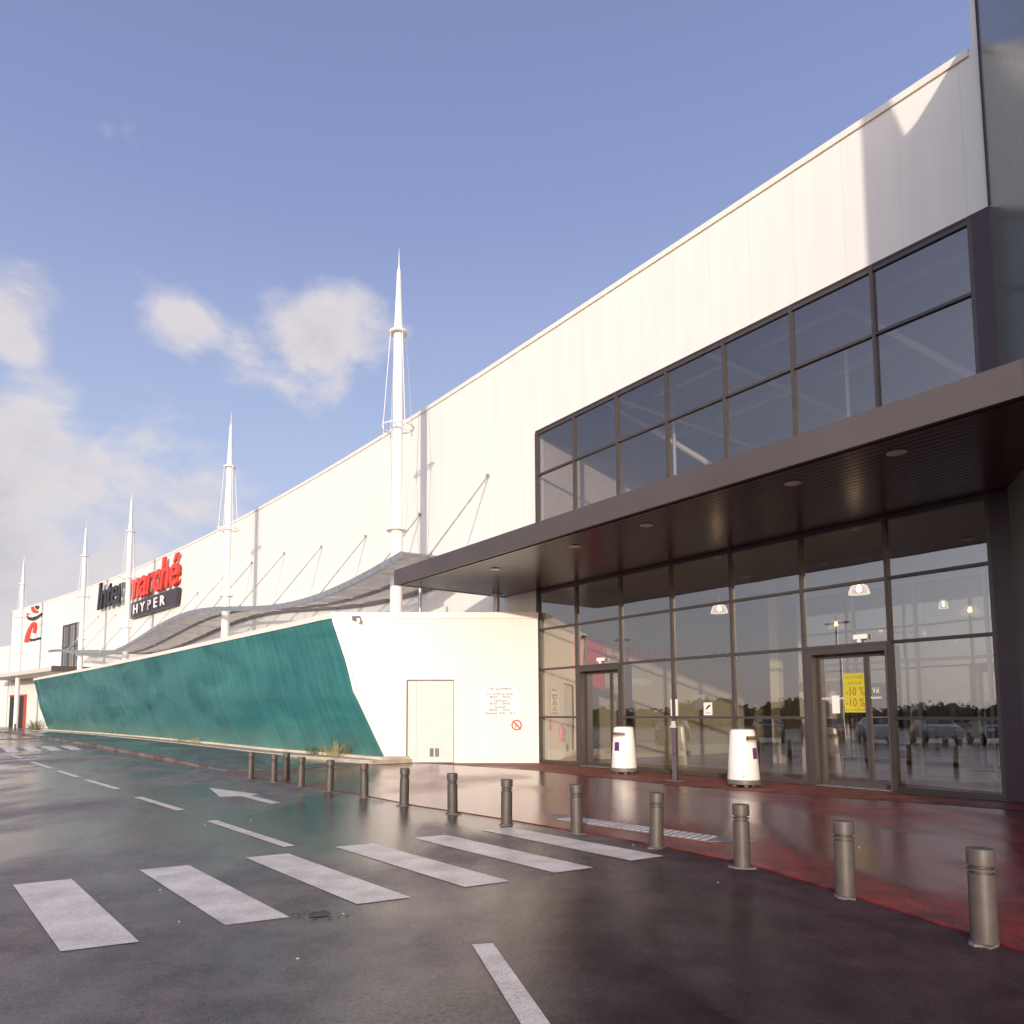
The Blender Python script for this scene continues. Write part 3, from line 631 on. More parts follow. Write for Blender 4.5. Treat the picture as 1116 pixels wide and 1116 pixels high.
# ---- coping upstand at right of the front (taller wall return)
# ================================================================== RIGHT WING (leans out beside the entrance)
RW = thing('entrance_wing', 'tall grey glossy panelled wing closing the right end of the shop front', 'building', (10.4, 13.3, 0))
Ri = Matrix.Translation((-10.4, -13.3, 0))
p0 = Vector((10.16, 13.22)); p1 = Vector((6.6, 5.6))
def wallpt_back(s, z):
    """point of the wing's front plane that shades wall point (s, z)"""
    q = P(s, .02, z); d = -ldir; e = (p1-p0).normalized(); nrm = Vector((-e.y, e.x)); t = (nrm.dot(p0)-nrm.dot(q.xy))/nrm.dot(d.xy); r = q+d*t; return r
tops = [wallpt_back(s, z) for s, z in ((11.28, 15.6), (11.70, 15.3), (12.13, 13.80), (12.75, 14.45), (13.3, 15.05))]
prof = [Vector((tops[0].x, tops[0].y, tops[0].z))] + tops[1:] + [Vector((p0.x, p0.y, 19.5))]
bm = bmesh.new(); uvl = (bm.loops.layers.uv.get('UVMap') or bm.loops.layers.uv.new('UVMap'))
base = [Vector((v.x, v.y, 0)) for v in prof]; th_ = Vector((.06, -.028, 0))
for i in range(len(prof)-1):
    for off in (Vector((0, 0, 0)), th_):
        vs = [base[i]+off, base[i+1]+off, prof[i+1]+off, prof[i]+off]
        f = bm.faces.new([bm.verts.new(v) for v in vs])
        for l in f.loops:
            dd2 = (l.vert.co.xy-p0).length; l[uvl].uv = (dd2+l.vert.co.z*.16, l.vert.co.z-dd2*.25)
    f = bm.faces.new([bm.verts.new(v) for v in (prof[i], prof[i+1], prof[i+1]+th_, prof[i]+th_)])
f = bm.faces.new([bm.verts.new(v) for v in (base[0], prof[0], prof[0]+th_, base[0]+th_)])
w_ = obj('wing_wall', bm, M_mass, RW); w_.data.transform(Ri)
bm = bmesh.new(); q0 = prof[0]+th_
hexa(bm, [(q0.x, q0.y, 0), (q0.x+12, q0.y-3, 0), (p0.x+14, p0.y+1, 0), (p0.x+.6, p0.y-.4, 0)], [(q0.x, q0.y, 15.2), (q0.x+12, q0.y-3, 15.2), (p0.x+14, p0.y+1, 15.2), (p0.x+.6, p0.y-.4, 15.2)])
w_ = obj('wing_body', bm, M_mass, RW); w_.data.transform(Ri)
bm = bmesh.new()
hexa(bm, [(10.10, 13.16, 11.40), (10.13, 13.10, 11.40), (10.18, 13.14, 11.40), (10.16, 13.20, 11.40)], [(10.10, 13.16, 18.5), (10.13, 13.10, 18.5), (10.18, 13.14, 18.5), (10.16, 13.20, 18.5)])
w_ = obj('corner_trim', bm, M_jamb, RW); w_.data.transform(Ri)

# ================================================================== ANNEX
YA = 24.29
AX = thing('annex_block', 'low white annex block with metal door beside the entrance glass', 'annex', (0, YA, 0)); Ai = Matrix.Translation((0, -YA, 0))
Bw = [(0, 0), (.14, .175), (.28, .346), (.40, .49), (.47, .585), (.60, .67), (.70, .74), (.85, .87), (.955, .965), (1.0, 1.0)]
prof_x = [(0, -2.54)]+[(.2+4.66*h, -2.61-1.84*w) for h, w in Bw]+[(5.05, -4.50)]
xr = 2.49
bm = bmesh.new(); uvl = (bm.loops.layers.uv.get('UVMap') or bm.loops.layers.uv.new('UVMap'))
def quad(bm, pts, uvs):
    f = bm.faces.new([bm.verts.new(p) for p in pts])
    for l, u in zip(f.loops, uvs): l[uvl].uv = u
    return f
dx0, dx1, dz = -1.93, -.34, 2.78
for (z0, x0), (z1, x1) in zip(prof_x, prof_x[1:]):
    cuts = [z0, z1] if not (z0 < dz < z1) else [z0, dz, z1]
    for a, b in zip(cuts, cuts[1:]):
        xa = x0+(x1-x0)*(a-z0)/(z1-z0); xb = x0+(x1-x0)*(b-z0)/(z1-z0)
        if b <= dz+1e-6:
            quad(bm, [(xa, YA, a), (dx0, YA, a), (dx0, YA, b), (xb, YA, b)], [(xa, a), (dx0, a), (dx0, b), (xb, b)])
            quad(bm, [(dx1, YA, a), (xr, YA, a), (xr, YA, b), (dx1, YA, b)], [(dx1, a), (xr, a), (xr, b), (dx1, b)])
        else: quad(bm, [(xa, YA, a), (xr, YA, a), (xr, YA, b), (xb, YA, b)], [(xa, a), (xr, a), (xr, b), (xb, b)])
# returns of the door opening
for pts in ([(dx0, YA, 0), (dx0, YA+.12, 0), (dx0, YA+.12, dz), (dx0, YA, dz)], [(dx1, YA, 0), (dx1, YA, dz), (dx1, YA+.12, dz), (dx1, YA+.12, 0)], [(dx0, YA, dz), (dx0, YA+.12, dz), (dx1, YA+.12, dz), (dx1, YA, dz)]):
    quad(bm, pts, [(0, 0)]*4)
# right return towards the shop front, and roof
quad(bm, [(xr, YA, 0), (xr+.012, YA+.3, 0), (xr+.012, YA+.3, 5.05), (xr, YA, 5.05)], [(0, 0), (.3, 0), (.3, 5), (0, 5)])
rf = [(-4.4, YA+.02, 4.98), (xr, YA+.02, 4.98)] + [tuple(W(s, .05, 4.98)) for s in frange(-.5, -60, 5)] + [tuple(W(s, 5.6, 4.98)) for s in frange(-60, -8, 5)]
bm.faces.new([bm.verts.new(p) for p in rf])
o = obj('wall', bm, M_annex, AX); o.data.transform(Ai)
bm = bmesh.new(); box(bm, -4.50, xr+.01, YA-.035, YA+.2, 4.86, 5.07); o = obj('parapet_cap', bm, M_white, AX); o.data.transform(Ai)
bm = bmesh.new()
prev = None
for z, x in prof_x[:-1]:
    ring = [(x-.035, YA-.05, z), (x+.085, YA-.05, z), (x+.085, YA+.1, z), (x-.035, YA+.1, z)]; r = [bm.verts.new(p) for p in ring]
    if prev:
        for k in range(4): bm.faces.new((prev[k], prev[(k+1) % 4], r[(k+1) % 4], r[k]))
    else: bm.faces.new(r[::-1])
    prev = r
bm.faces.new(prev); bmesh.ops.recalc_face_normals(bm, faces=bm.faces)
o = obj('edge_trim', bm, mat('trim_pinkish', (.74, .66, .60), .45), AX); o.data.transform(Ai)
bm = bmesh.new(); box(bm, dx0+.02, dx0+.32, YA+.05, YA+.09, .03, dz-.02); box(bm, dx0+.325, dx1-.02, YA+.045, YA+.09, .03, dz-.02)
dr = obj('metal_door', bm, mat('door_offwhite', (.56, .54, .52), .45, var=.04), AX); dr.data.transform(Ai)
bm = bmesh.new(); box(bm, dx0, dx1, YA-.006, YA+.05, dz-.02, dz+.012); box(bm, dx0-.012, dx0+.018, YA-.006, YA+.05, 0.03, dz-.02)
o = obj('door_frame', bm, mat('frame_ochre', (.13, .09, .055), .5), dr); o.data.transform(Ai)
bm = bmesh.new(); box(bm, -1.50, -1.42, YA+.01, YA+.045, 1.30, 1.33); box(bm, -1.52, -1.49, YA+.01, YA+.045, 1.24, 1.38); o = obj('handle', bm, M_galv, dr); o.data.transform(Ai)
for x in (-1.155, -.975):
    bm = bmesh.new(); box(bm, x, x+.13, YA+.03, YA+.045, .22, .50)
    for k in range(5): box(bm, x+.01, x+.12, YA+.022, YA+.03, .245+k*.05, .265+k*.05)
    o = obj('vent', bm, M_grey, dr); o.data.transform(Ai)
bm = bmesh.new(); box(bm, -3.78, -3.52, YA-.14, YA-.02, 4.80, 4.93); box(bm, -3.72, -3.56, YA-.2, YA-.14, 4.78, 4.90)
o = obj('security_light', bm, mat('lamp_housing', (.05, .045, .045), .5), AX); o.data.transform(Ai)
bm = bmesh.new(); box(bm, -3.60, -3.50, YA-.25, YA-.13, 4.70, 4.84); o = obj('lamp_glass', bm, mat('lamp_lens', (.6, .57, .5), .2), o); o.data.transform(Ai)

# hours notice and prohibition sign
HN = thing('opening_hours_notice', 'white opening hours notice with grey centred lines above the round red sign', 'notice', (1.2, YA, 2.1))
bm = bmesh.new(); box(bm, -.62, .62, -.022, -.004, -.48, .46); obj('sheet', bm, mat('notice_sheet', (.88, .85, .80), .5), HN)
lines = [('Val Lumière', .125, .37), ('Du lundi au jeudi', .10, .20), ('8h30 - 19h30', .10, .09), ('Vendredi', .10, -.03), ('8h30 - 20h00', .10, -.13), ('Samedi', .10, -.24), ('8h30 - 19h30', .10, -.34), ('Dimanche  9h00 - 12h15', .08, -.44)]
for t, s_, z_ in lines:
    text_obj('lettering', t, s_*1.15, mat('notice_ink', (.09, .08, .075), .6), HN, basis((0, -.024, z_-.02), (1, 0, 0), (0, 0, 1)), extrude=.001, align='CENTER', spacing=1.1, bold=.003)
PS = thing('prohibition_sign', 'small round red ring no animals sign on white annex wall', 'sign', (1.75, YA, 1.27))
bm = bmesh.new(); v = []
def ring_flat(bm, r0, r1, y, seg=32):
    a = [bm.verts.new((r0*math.cos(2*math.pi*i/seg), y, r0*math.sin(2*math.pi*i/seg))) for i in range(seg)]; b = [bm.verts.new((r1*math.cos(2*math.pi*i/seg), y, r1*math.sin(2*math.pi*i/seg))) for i in range(seg)]
    for i in range(seg): bm.faces.new((a[i], a[(i+1) % seg], b[(i+1) % seg], b[i]))
lathe(bm, [(.19, 0), (.19, .012)], 32); bmesh.ops.rotate(bm, verts=bm.verts, matrix=Matrix.Rotation(R(90), 3, 'X')); bmesh.ops.translate(bm, verts=bm.verts, vec=(0, -.004, 0)); obj('disc', bm, mat('disc_white', (.85, .82, .78), .5), PS)
bm = bmesh.new(); ring_flat(bm, .128, .18, -.019)
d_ = Vector((.7, 0, -.7)); w2 = Vector((.7, 0, .7))*.022
f = bm.faces.new([bm.verts.new(Vector((0, -.020, 0))+q) for q in (d_*.2-w2, d_*.2+w2, -d_*.2+w2, -d_*.2-w2)])
obj('ring', bm, mat('sign_red', (.75, .07, .02), .5), PS)
bm = bmesh.new()
bm.faces.new([bm.verts.new((x*.10, -.0175, z*.10)) for x, z in ((-.7, .5), (-.45, .95), (-.1, .8), (.1, .35), (.55, .0), (.75, -.35), (.6, -.95), (.35, -.9), (.3, -.4), (-.1, -.45), (-.2, -1), (-.5, -1), (-.45, -.2), (-.5, .3))])
obj('animal_symbol', bm, mat('symbol_red', (.42, .04, .02), .5), PS)

# thin pillars on the annex roof under the canopy
for x, y, r, lab in ((1.15, 25.4, .13, 'pale round pillar on annex roof under the end of the bronze canopy, right of the drainpipe'),):
    pass
bm = bmesh.new(); tube(bm, (1.13, 25.15, 4.98), (1.13, 25.15, 5.80), .11, seg=20); tube(bm, (1.13, 25.15, 5.80), (1.13, 25.15, 5.828), .2, seg=20)
tag(obj('roof_pillar', bm, M_slat, None, True), 'thin pale pillar rising behind annex parapet up to bronze canopy underside', 'pillar')
bm = bmesh.new(); tube(bm, (-1.58, 25.6, 4.98), (-1.58, 25.6, 6.6), .06, seg=14); tube(bm, (-1.58, 25.6, 5.75), (-1.58, 25.6, 5.82), .075, seg=14)
tag(obj('drain_pipe', bm, M_galv, None, True), 'slim grey pipe rising above the annex parapet just right of the nearest mast', 'pipe')

# ================================================================== TEAL SCREEN WALL
TS = thing('teal_screen_wall', 'long teal translucent screen wall leaning out over concrete plinth, white capping on top', 'screen wall', W(-30, 5, .2)); Ti = Matrix.Translation(-W(-30, 5, .2))
Tpts = [(-3.785, 5.87), (-11, 6.43), (-19.4, 7.0), (-39.5, 8.56), (-60.4, 10.75)]
Bpts = [(-2.74, 4.36), (-10.5, 5.16), (-25, 5.59), (-48.5, 7.31), (-62.6, 9.2)]
def lerp_path(pts, u):      # u 0..1 by length
    tot = pts[0][0]-pts[-1][0]; s = pts[0][0]-u*tot
    for (a, na), (b, nb) in zip(pts, pts[1:]):
        if s >= b-1e-6: return (s, na+(nb-na)*(a-s)/(a-b))
    return pts[-1]
def smooth_path(pts, u):
    a = lerp_path(pts, max(0, u-.04)); b = lerp_path(pts, min(1, u+.04)); c = lerp_path(pts, u)
    return c if u < .001 or u > .999 else (c[0], (a[1]+b[1]+c[1])/3)
Bw = [(0, 0), (.14, .175), (.28, .346), (.40, .49), (.47, .585), (.60, .67), (.70, .74), (.85, .87), (.955, .965), (1.0, 1.0)]
NU = 90
bm = bmesh.new(); uvl = (bm.loops.layers.uv.get('UVMap') or bm.loops.layers.uv.new('UVMap')); grid = []
for i in range(NU+1):
    u = i/NU; t = P(*smooth_path(Tpts, u), 4.86); b = P(*smooth_path(Bpts, u), .20)
    grid.append([(Vector((b.x+(t.x-b.x)*w, b.y+(t.y-b.y)*w, .2+4.66*h)), u) for h, w in Bw])
vg = [[bm.verts.new(p) for p, u in row] for row in grid]; uu = {v: i/NU for i, row in enumerate(vg) for v in row}
for i in range(NU):
    for k in range(len(Bw)-1):
        f = bm.faces.new((vg[i+1][k], vg[i][k], vg[i][k+1], vg[i+1][k+1]))
        for l in f.loops: l[uvl].uv = (uu[l.vert]*70, l.vert.co.z)
o = obj('sheet', bm, M_teal, TS, True); o.data.transform(Ti)
bm = bmesh.new(); prev = None
for i in range(NU+1):
    t = grid[i][-1][0]; nx = (grid[min(NU, i+1)][-1][0]-grid[max(0, i-1)][-1][0]).normalized(); no = Vector((-nx.y, nx.x, 0))
    if no.dot(N3) < 0: no = -no
    r = [bm.verts.new(t+no*a+UP*z) for a, z in ((.05, -.0), (.05, .19), (-.35, .19), (-.35, 0))]
    if prev:
        for k in range(4): bm.faces.new((prev[k], prev[(k+1) % 4], r[(k+1) % 4], r[k]))
    else: bm.faces.new(r)
    prev = r
bm.faces.new(prev[::-1]); bmesh.ops.recalc_face_normals(bm, faces=bm.faces)
o = obj('capping', bm, mat('capping_cream', (.78, .70, .62), .45, var=.05), TS); o.data.transform(Ti)
bm = bmesh.new()      # closed far end of the screen
vs = [p for p, u in grid[-1]]
for a, b in zip(vs, vs[1:]):
    bm.faces.new([bm.verts.new(q) for q in (a, b, b+Vector((.9, 1.2, 0)), a+Vector((.9, 1.2, 0)))])
o = obj('end_panel', bm, M_white, TS); o.data.transform(Ti)

# ================================================================== WAVY CANOPY
WC = thing('wavy_canopy', 'wave shaped slatted steel canopy hung from white wall above the teal screen', 'canopy', W(-30, 2, 0)); Wi = Matrix.Translation(-W(-30, 2, 0))
def wz(s, off):
    f = 7.28-.66*math.cos(2*math.pi*(s+10.2)/35.0)
    r = 7.45-.50*math.cos(2*math.pi*(s+9.0)/35.0)
    t = off/4.0; return f*t+r*(1-t)
ss = frange(-2.45, -62.3, .7)[:]
def beam(off, w, h, m, name):
    bm = bmesh.new(); strip(bm, ss, off-w/2, off+w/2, lambda s: wz(s, off)-h, lambda s: wz(s, off)); bmesh.ops.recalc_face_normals(bm, faces=bm.faces)
    o = obj(name, bm, m, WC); o.data.transform(Wi); return o
beam(3.95, .10, .24, M_galv, 'front_beam'); beam(2.0, .10, .16, M_grey, 'middle_beam'); beam(.12, .12, .18, M_grey, 'wall_beam')
for k in range(25):
    s = -2.5-k*2.48
    bm = bmesh.new(); strip(bm, [s-.04, s+.04], .18, 1.95, lambda q: wz(s, 1)-.14, lambda q: wz(s, 1)-.02) if False else None
    for o0, o1 in ((.18, 1.95), (2.05, 3.9)):
        hexa(bm, [W(s-.04, o0, wz(s, o0)-.08), W(s-.04, o1, wz(s, o1)-.08), W(s+.04, o1, wz(s, o1)-.08), W(s+.04, o0, wz(s, o0)-.08)],
             [W(s-.04, o0, wz(s, o0)-.012), W(s-.04, o1, wz(s, o1)-.012), W(s+.04, o1, wz(s, o1)-.012), W(s+.04, o0, wz(s, o0)-.012)])
    bmesh.ops.recalc_face_normals(bm, faces=bm.faces)
    o = obj('rib', bm, M_galv if k == 0 else M_slat, WC); o.data.transform(Wi)
bm = bmesh.new(); off = .24
while off < 3.88:       # long blades following the wave
    if abs(off-2.0) > .08:
        prev = None
        for s in ss:
            z = wz(s, off); r = [bm.verts.new(W(s, off, z-.035)), bm.verts.new(W(s, off+.085, z+.0))]
            if prev: bm.faces.new((prev[0], r[0], r[1], prev[1]))
            prev = r
    off += .125
o = obj('slats', bm, M_slat, WC); o.data.transform(Wi)
for k in range(13):
    s = -2.8-k*4.87
    if s < -61.5: break
    z1 = wz(s, 2.7); z0 = z1+3.5
    bm = bmesh.new(); tube(bm, W(s, .03, z0), W(s, 2.7, z1+.02), .028, seg=8); tube(bm, W(s, .0, z0), W(s, .10, z0), .07, seg=10)
    tube(bm, W(s, 2.55, z1+.20), W(s, 2.72, z1-.03), .05, seg=8)
    o = obj('tie_rod', bm, M_galv, WC, True); o.data.transform(Wi)

# ================================================================== MASTS
def make_mast():
    root = thing('mast', '', 'mast')
    bm = bmesh.new(); lathe(bm, [(.24, 0), (.24, 8.6), (.215, 8.75), (.20, 12.7), (.195, 16.55)], 28); obj('pole', bm, M_steel_w, root, True)
    bm = bmesh.new(); lathe(bm, [(.195, 16.62), (.17, 17.0), (.075, 19.15), (.03, 19.3), (.018, 19.6), (.004, 20.1)], 24); obj('spire', bm, M_steel_w, root, True)
    bm = bmesh.new(); lathe(bm, [(.37, 16.54), (.37, 16.62), (.2, 16.64)], 28); obj('top_collar', bm, M_steel_w, root, True)
    bm = bmesh.new(); torus(bm, (0, 0, 12.75), .62, .035)
    for i in range(3): 
        t = 2*math.pi*i/3+.4; tube(bm, (.18*math.cos(t), .18*math.sin(t), 12.70), (.62*math.cos(t), .62*math.sin(t), 12.75), .022, seg=6)
    obj('spreader_ring', bm, M_steel_w, root, True)
    bm = bmesh.new(); lathe(bm, [(.24, 8.64), (.40, 8.65), (.40, 8.70), (.22, 8.72)], 28); obj('lower_collar', bm, M_steel_w, root, True)
    for i in range(4):
        t = 2*math.pi*i/4+.55; c, s = math.cos(t), math.sin(t)
        bm = bmesh.new(); tube(bm, (.34*c, .34*s, 16.54), (.62*c, .62*s, 12.75), .014, seg=6); tube(bm, (.62*c, .62*s, 12.75), (.37*c, .37*s, 8.68), .011, seg=6)
        tube(bm, (.62*c, .62*s, 12.55), (.62*c, .62*s, 12.85), .03, seg=6)
        obj('cable', bm, M_steel_w, root, True)
    return root
def copy_tree(o, parent=None):
    c = o.copy(); sc.collection.objects.link(c)
    if parent is not None: c.parent = parent
    for ch in list(o.children): copy_tree(ch, c)
    return c
mast = make_mast()
mast_xy = [((-2.59, 27.27), 'tallest looking nearest white mast, rising behind the corner of the bronze canopy'),
           ((-14.21, 42.70), 'second nearest white mast, standing right of the red sign letters above the canopy crest'),
           ((-27.35, 58.2), 'white mast in front of the shop name sign between its black and red letters'),
           ((-35.9, 67.4), 'white mast covering the right edge of the small far wall window'),
           ((-50.6, 81.9), 'farthest white mast, beside the red and black emblem at the left end')]
for i, ((x, y), lab) in enumerate(mast_xy):
    o = mast if i == 0 else copy_tree(mast)
    o.location = (x, y, 0); o.rotation_euler = (0, 0, .23*i); tag(o, lab, 'mast', 'white masts along the shop front')

# ================================================================== SIGNS ON THE WALL
def wall_basis(s, off, z, sref=None):
    sref = s if sref is None else sref
    a = W(sref-1, 0); b = W(sref+1, 0); t = (b-a).normalized(); return basis(W(s, off, z), t, UP), t
SG = thing('shop_sign', 'black and red slanted shop name letters over a dark plate high on the white wall', 'sign', W(-50, .2, 11)); Si = Matrix.Translation(-W(-50, .2, 11))
def fit_text(name, body, s0, s1, z0, h, m, sref, off, shear, bold, ex):
    mtx, t = wall_basis(s0, off, z0, sref)
    o = text_obj(name, body, 1.0, m, SG, Matrix.Identity(4), extrude=ex, shear=shear, bold=bold, spacing=.93)
    xs = [v.co.x for v in o.data.vertices]; ref = h/.72
    wid = (W(s1, 0)-W(s0, 0)).length; k = wid/(max(xs)-min(xs)); x0 = min(xs)
    for v in o.data.vertices: v.co = Vector(((v.co.x-x0)*k, v.co.y*ref, v.co.z))
    o.data.transform(Si @ mtx); return o
fit_text('black_letters', 'Inter', -60.3, -52.4, 12.0, 2.65, M_black, -50, .42, .16, .016, .10)
fit_text('red_letters', 'marché', -51.9, -40.3, 11.95, 2.65, M_red, -50, .42, .16, .016, .10)
bm = bmesh.new(); sh = .5
hexa(bm, [W(-51.6, .12, 10.25), W(-40.5, .12, 10.25), W(-40.5, .42, 10.25), W(-51.6, .42, 10.25)], [W(-51.3, .12, 11.6), W(-40.2, .12, 11.6), W(-40.2, .42, 11.6), W(-51.3, .42, 11.6)])
bmesh.ops.recalc_face_normals(bm, faces=bm.faces)
pl = obj('plate', bm, M_plate, SG); pl.data.transform(Si)
o = text_obj('white_letters', 'HYPER', 1.0, M_signw, SG, Matrix.Identity(4), extrude=.03, bold=.01, spacing=1.7)
xs = [v.co.x for v in o.data.vertices]; wid = 7.6; k = wid/(max(xs)-min(xs)); x0 = min(xs)
for v in o.data.vertices: v.co = Vector(((v.co.x-x0)*k, v.co.y*1.15, v.co.z))
o.data.transform(Si @ wall_basis(-50.0, .56, 10.5, -46)[0])
# emblem
EM = thing('emblem_sign', 'red and black running figure emblem high on the far left wall end', 'sign', W(-82, .1, 12)); Ei = Matrix.Translation(-W(-82, .1, 12))
pol = {'red_head': (M_red, [(-82.85, 14.70), (-82.3, 14.68), (-81.76, 14.32), (-80.41, 13.90), (-81.0, 13.78), (-82.04, 13.92), (-82.71, 14.25)]),
       'black_hair': (M_black, [(-81.48, 14.70), (-80.44, 14.6), (-80.34, 14.36), (-80.82, 14.2), (-81.37, 14.46)]),
       'black_brim': (M_black, [(-84.42, 13.83), (-83.86, 13.59), (-82.3, 13.38), (-80.6, 13.4), (-79.06, 13.62), (-79.52, 13.28), (-80.9, 13.02), (-82.25, 12.98), (-83.64, 13.2), (-84.39, 13.58)]),
       'red_dot': (M_red, [(-84.46, 14.11), (-83.68, 13.99), (-83.66, 13.82), (-84.36, 13.92)]),
       'red_body': (M_red, [(-84.69, 10.53), (-84.34, 11.38), (-83.55, 12.11), (-82.6, 12.63), (-81.7, 12.79), (-80.85, 12.54), (-80.74, 11.99), (-81.04, 11.33), (-81.92, 11.49), (-81.69, 12.07), (-81.95, 12.36), (-82.51, 12.02), (-83.02, 11.34), (-83.41, 10.44)])}
for nme, (m_, pts) in pol.items():
    bm = bmesh.new(); hexa(bm, [W(s, .02, z) for s, z in pts], [W(s, .16, z) for s, z in pts]); bmesh.ops.recalc_face_normals(bm, faces=bm.faces)
    o = obj(nme, bm, m_, EM); o.data.transform(Ei)
o = text_obj('small_letters', 'Mousquetaires', .5, M_black, EM, Matrix.Identity(4), extrude=.03, bold=.01); 
xs = [v.co.x for v in o.data.vertices]; k = 3.9/(max(xs)-min(xs))
for v in o.data.vertices: v.co.x *= k
o.data.transform(Ei @ wall_basis(-83.0, .06, 10.5, -81)[0])

# low far building at the left edge
FB = thing('low_far_building', 'lower white building beyond the far end of the store, at left edge', 'building', W(-100, -8, 0)); Fi = Matrix.Translation(-W(-100, -8, 0))
bm = bmesh.new(); strip(bm, frange(-135, -90.3, 4), -12, -.05, 0, 10.35); o = obj('wall', bm, M_wall, FB); o.data.transform(Fi)
bm = bmesh.new(); strip(bm, frange(-135, -90.35, 4), -12, .0, 10.351, 10.5); o = obj('coping', bm, M_white, FB); o.data.transform(Fi)

# ================================================================== BOLLARDS
def make_bollard():
    root = thing('bollard', '', 'bollard')
    bm = bmesh.new(); lathe(bm, [(.084, 0), (.083, .46), (.081, .475)], 28); obj('post', bm, M_boll, root, True)
    bm = bmesh.new(); lathe(bm, [(.062, .474), (.062, .490), (.084, .493), (.084, .511), (.062, .514), (.062, .530)], 28); obj('groove_band', bm, M_boll, root, True)
    bm = bmesh.new(); lathe(bm, [(.082, .530), (.087, .534), (.087, .636), (.082, .647), (.0, .650)], 28); obj('cap', bm, M_boll, root, True)
    bm = bmesh.new(); n = 14; pts = [((.085+.05*random.random())*math.cos(2*math.pi*i/n)*1.25, (.085+.035*random.random())*math.sin(2*math.pi*i/n)) for i in range(n)]
    hexa(bm, [(x, y, -.02) for x, y in pts], [(x*.9, y*.9, .003) for x, y in pts]); obj('concrete_footing', bm, mat('footing', (.13, .11, .095), .8, var=.3, scale=12, bump=.5), root)
    return root
bspots = [(3.66, 5.24), (3.38, 6.57), (2.93, 7.78), (2.33, 8.93), (1.53, 10.0), (.62, 10.80), (-.19, 11.93), (-1.07, 13.03), (-1.95, 14.28), (-2.84, 15.42), (-3.67, 16.43), (-4.57, 17.52), (-5.43, 18.55), (-4.46, 18.35), (-44.2, 71.5)]
blabs = ['nearest grey brown bollard at the right edge of the photo', 'bollard second nearest the camera, left of the one at the right edge',
  'bollard third from the right, below the glass door with yellow poster', 'bollard standing at the right end of the ribbed white strip, below the right bin',
  'bollard in front of the left part of the ribbed white strip', 'bollard beside the far end of the last zebra stripe, below the annex corner',
  'bollard directly below the vents of the white annex door', 'bollard just left below the annex door, seventh from the far end',
  'bollard in front of the bottom corner where teal screen meets annex', 'bollard just right of the weed tuft at the teal screen',
  'bollard third from the far end of the row, in front of the yellowish weeds', 'bollard second from the far end of the kerb row',
  'last bollard at the far left end of the kerb row beside the kerb stones', 'bollard set back from the row, nearer the teal screen',
  'tiny bollard far away beside the farthest mast and the distant white wall']
boll = make_bollard()
for i, ((x, y), lab) in enumerate(zip(bspots, blabs)):
    o = boll if i == 0 else copy_tree(boll)
    o.location = (x, y, .011 if i < 14 else .11); o.rotation_euler = (R(random.uniform(-1.1, 1.1)), R(random.uniform(-1.1, 1.1)), random.uniform(0, 6)); tag(o, lab, 'bollard', 'metal bollards along the pavement edge')

# ================================================================== BINS
def make_bin():
    root = thing('litter_bin', '', 'bin')
    bm = bmesh.new(); lathe(bm, [(.340, .16), (.345, .17), (.30, .80), (.268, 1.20), (.255, 1.255), (.20, 1.275), (0, 1.28)], 40); body = obj('body', bm, M_bin, root, True)
    bm = bmesh.new(); lathe(bm, [(.30, .05), (.345, .06), (.352, .14), (.345, .158), (.30, .16)], 40); obj('base_ring', bm, M_grey, root, True)
    bm = bmesh.new()
    for i in range(4): t = math.pi/4+i*math.pi/2; tube(bm, (.2*math.cos(t), .2*math.sin(t), 0), (.2*math.cos(t), .2*math.sin(t), .055), .05, seg=10)
    obj('feet', bm, M_grey, root)
    # slot, label and fixings wrapped on the front (local -Y)
    def patch(name, a0, a1, z0, z1, m, lift=.004, taper=0):
        bm = bmesh.new(); seg = 8; rr = lambda z: .345-(z-.17)*.0735+lift
        lo, hi = [], []
        for i in range(seg+1):
            a = a0+(a1-a0)*i/seg; zt = z1; zb = z0+taper*i/seg
            lo.append(bm.verts.new((rr(zb)*math.sin(a), -rr(zb)*math.cos(a), zb))); hi.append(bm.verts.new((rr(zt)*math.sin(a), -rr(zt)*math.cos(a), zt)))
        for i in range(seg): bm.faces.new((lo[i], lo[i+1], hi[i+1], hi[i]))
        return obj(name, bm, m, root)
    patch('slot', -.75, .75, 1.03, 1.12, mat('slot_brown', (.16, .11, .08), .6))
    patch('slot_lip', -.72, .72, .985, 1.03, mat('slot_lip', (.55, .48, .40), .4), .012)
    patch('slot_shadow_box', -.75, -.60, 1.0, 1.12, mat('slot_dark', (.03, .02, .02), .6), .006)
    patch('label', -.30, .22, .62, .86, M_purple)
    patch('label_mark', -.10, .04, .68, .77, mat('label_mark', (.03, .02, .05), .4), .007)
    for a in (-1.05, .9): patch('rivet', a, a+.06, .23, .27, mat('rivet_brown', (.2, .12, .08), .5))
    return root
b1 = make_bin(); b1.location = (4.37, 19.95, .016); b1.rotation_euler = (0, 0, R(-48)); tag(b1, 'white round litter bin in front of the left glass door, farther from camera', 'bin', 'white litter bins')
b2 = copy_tree(b1); b2.location = (6.25, 16.35, .016); b2.rotation_euler = (0, 0, R(38)); b2['label'] = 'white round litter bin nearer the right glass door with purple label facing out'

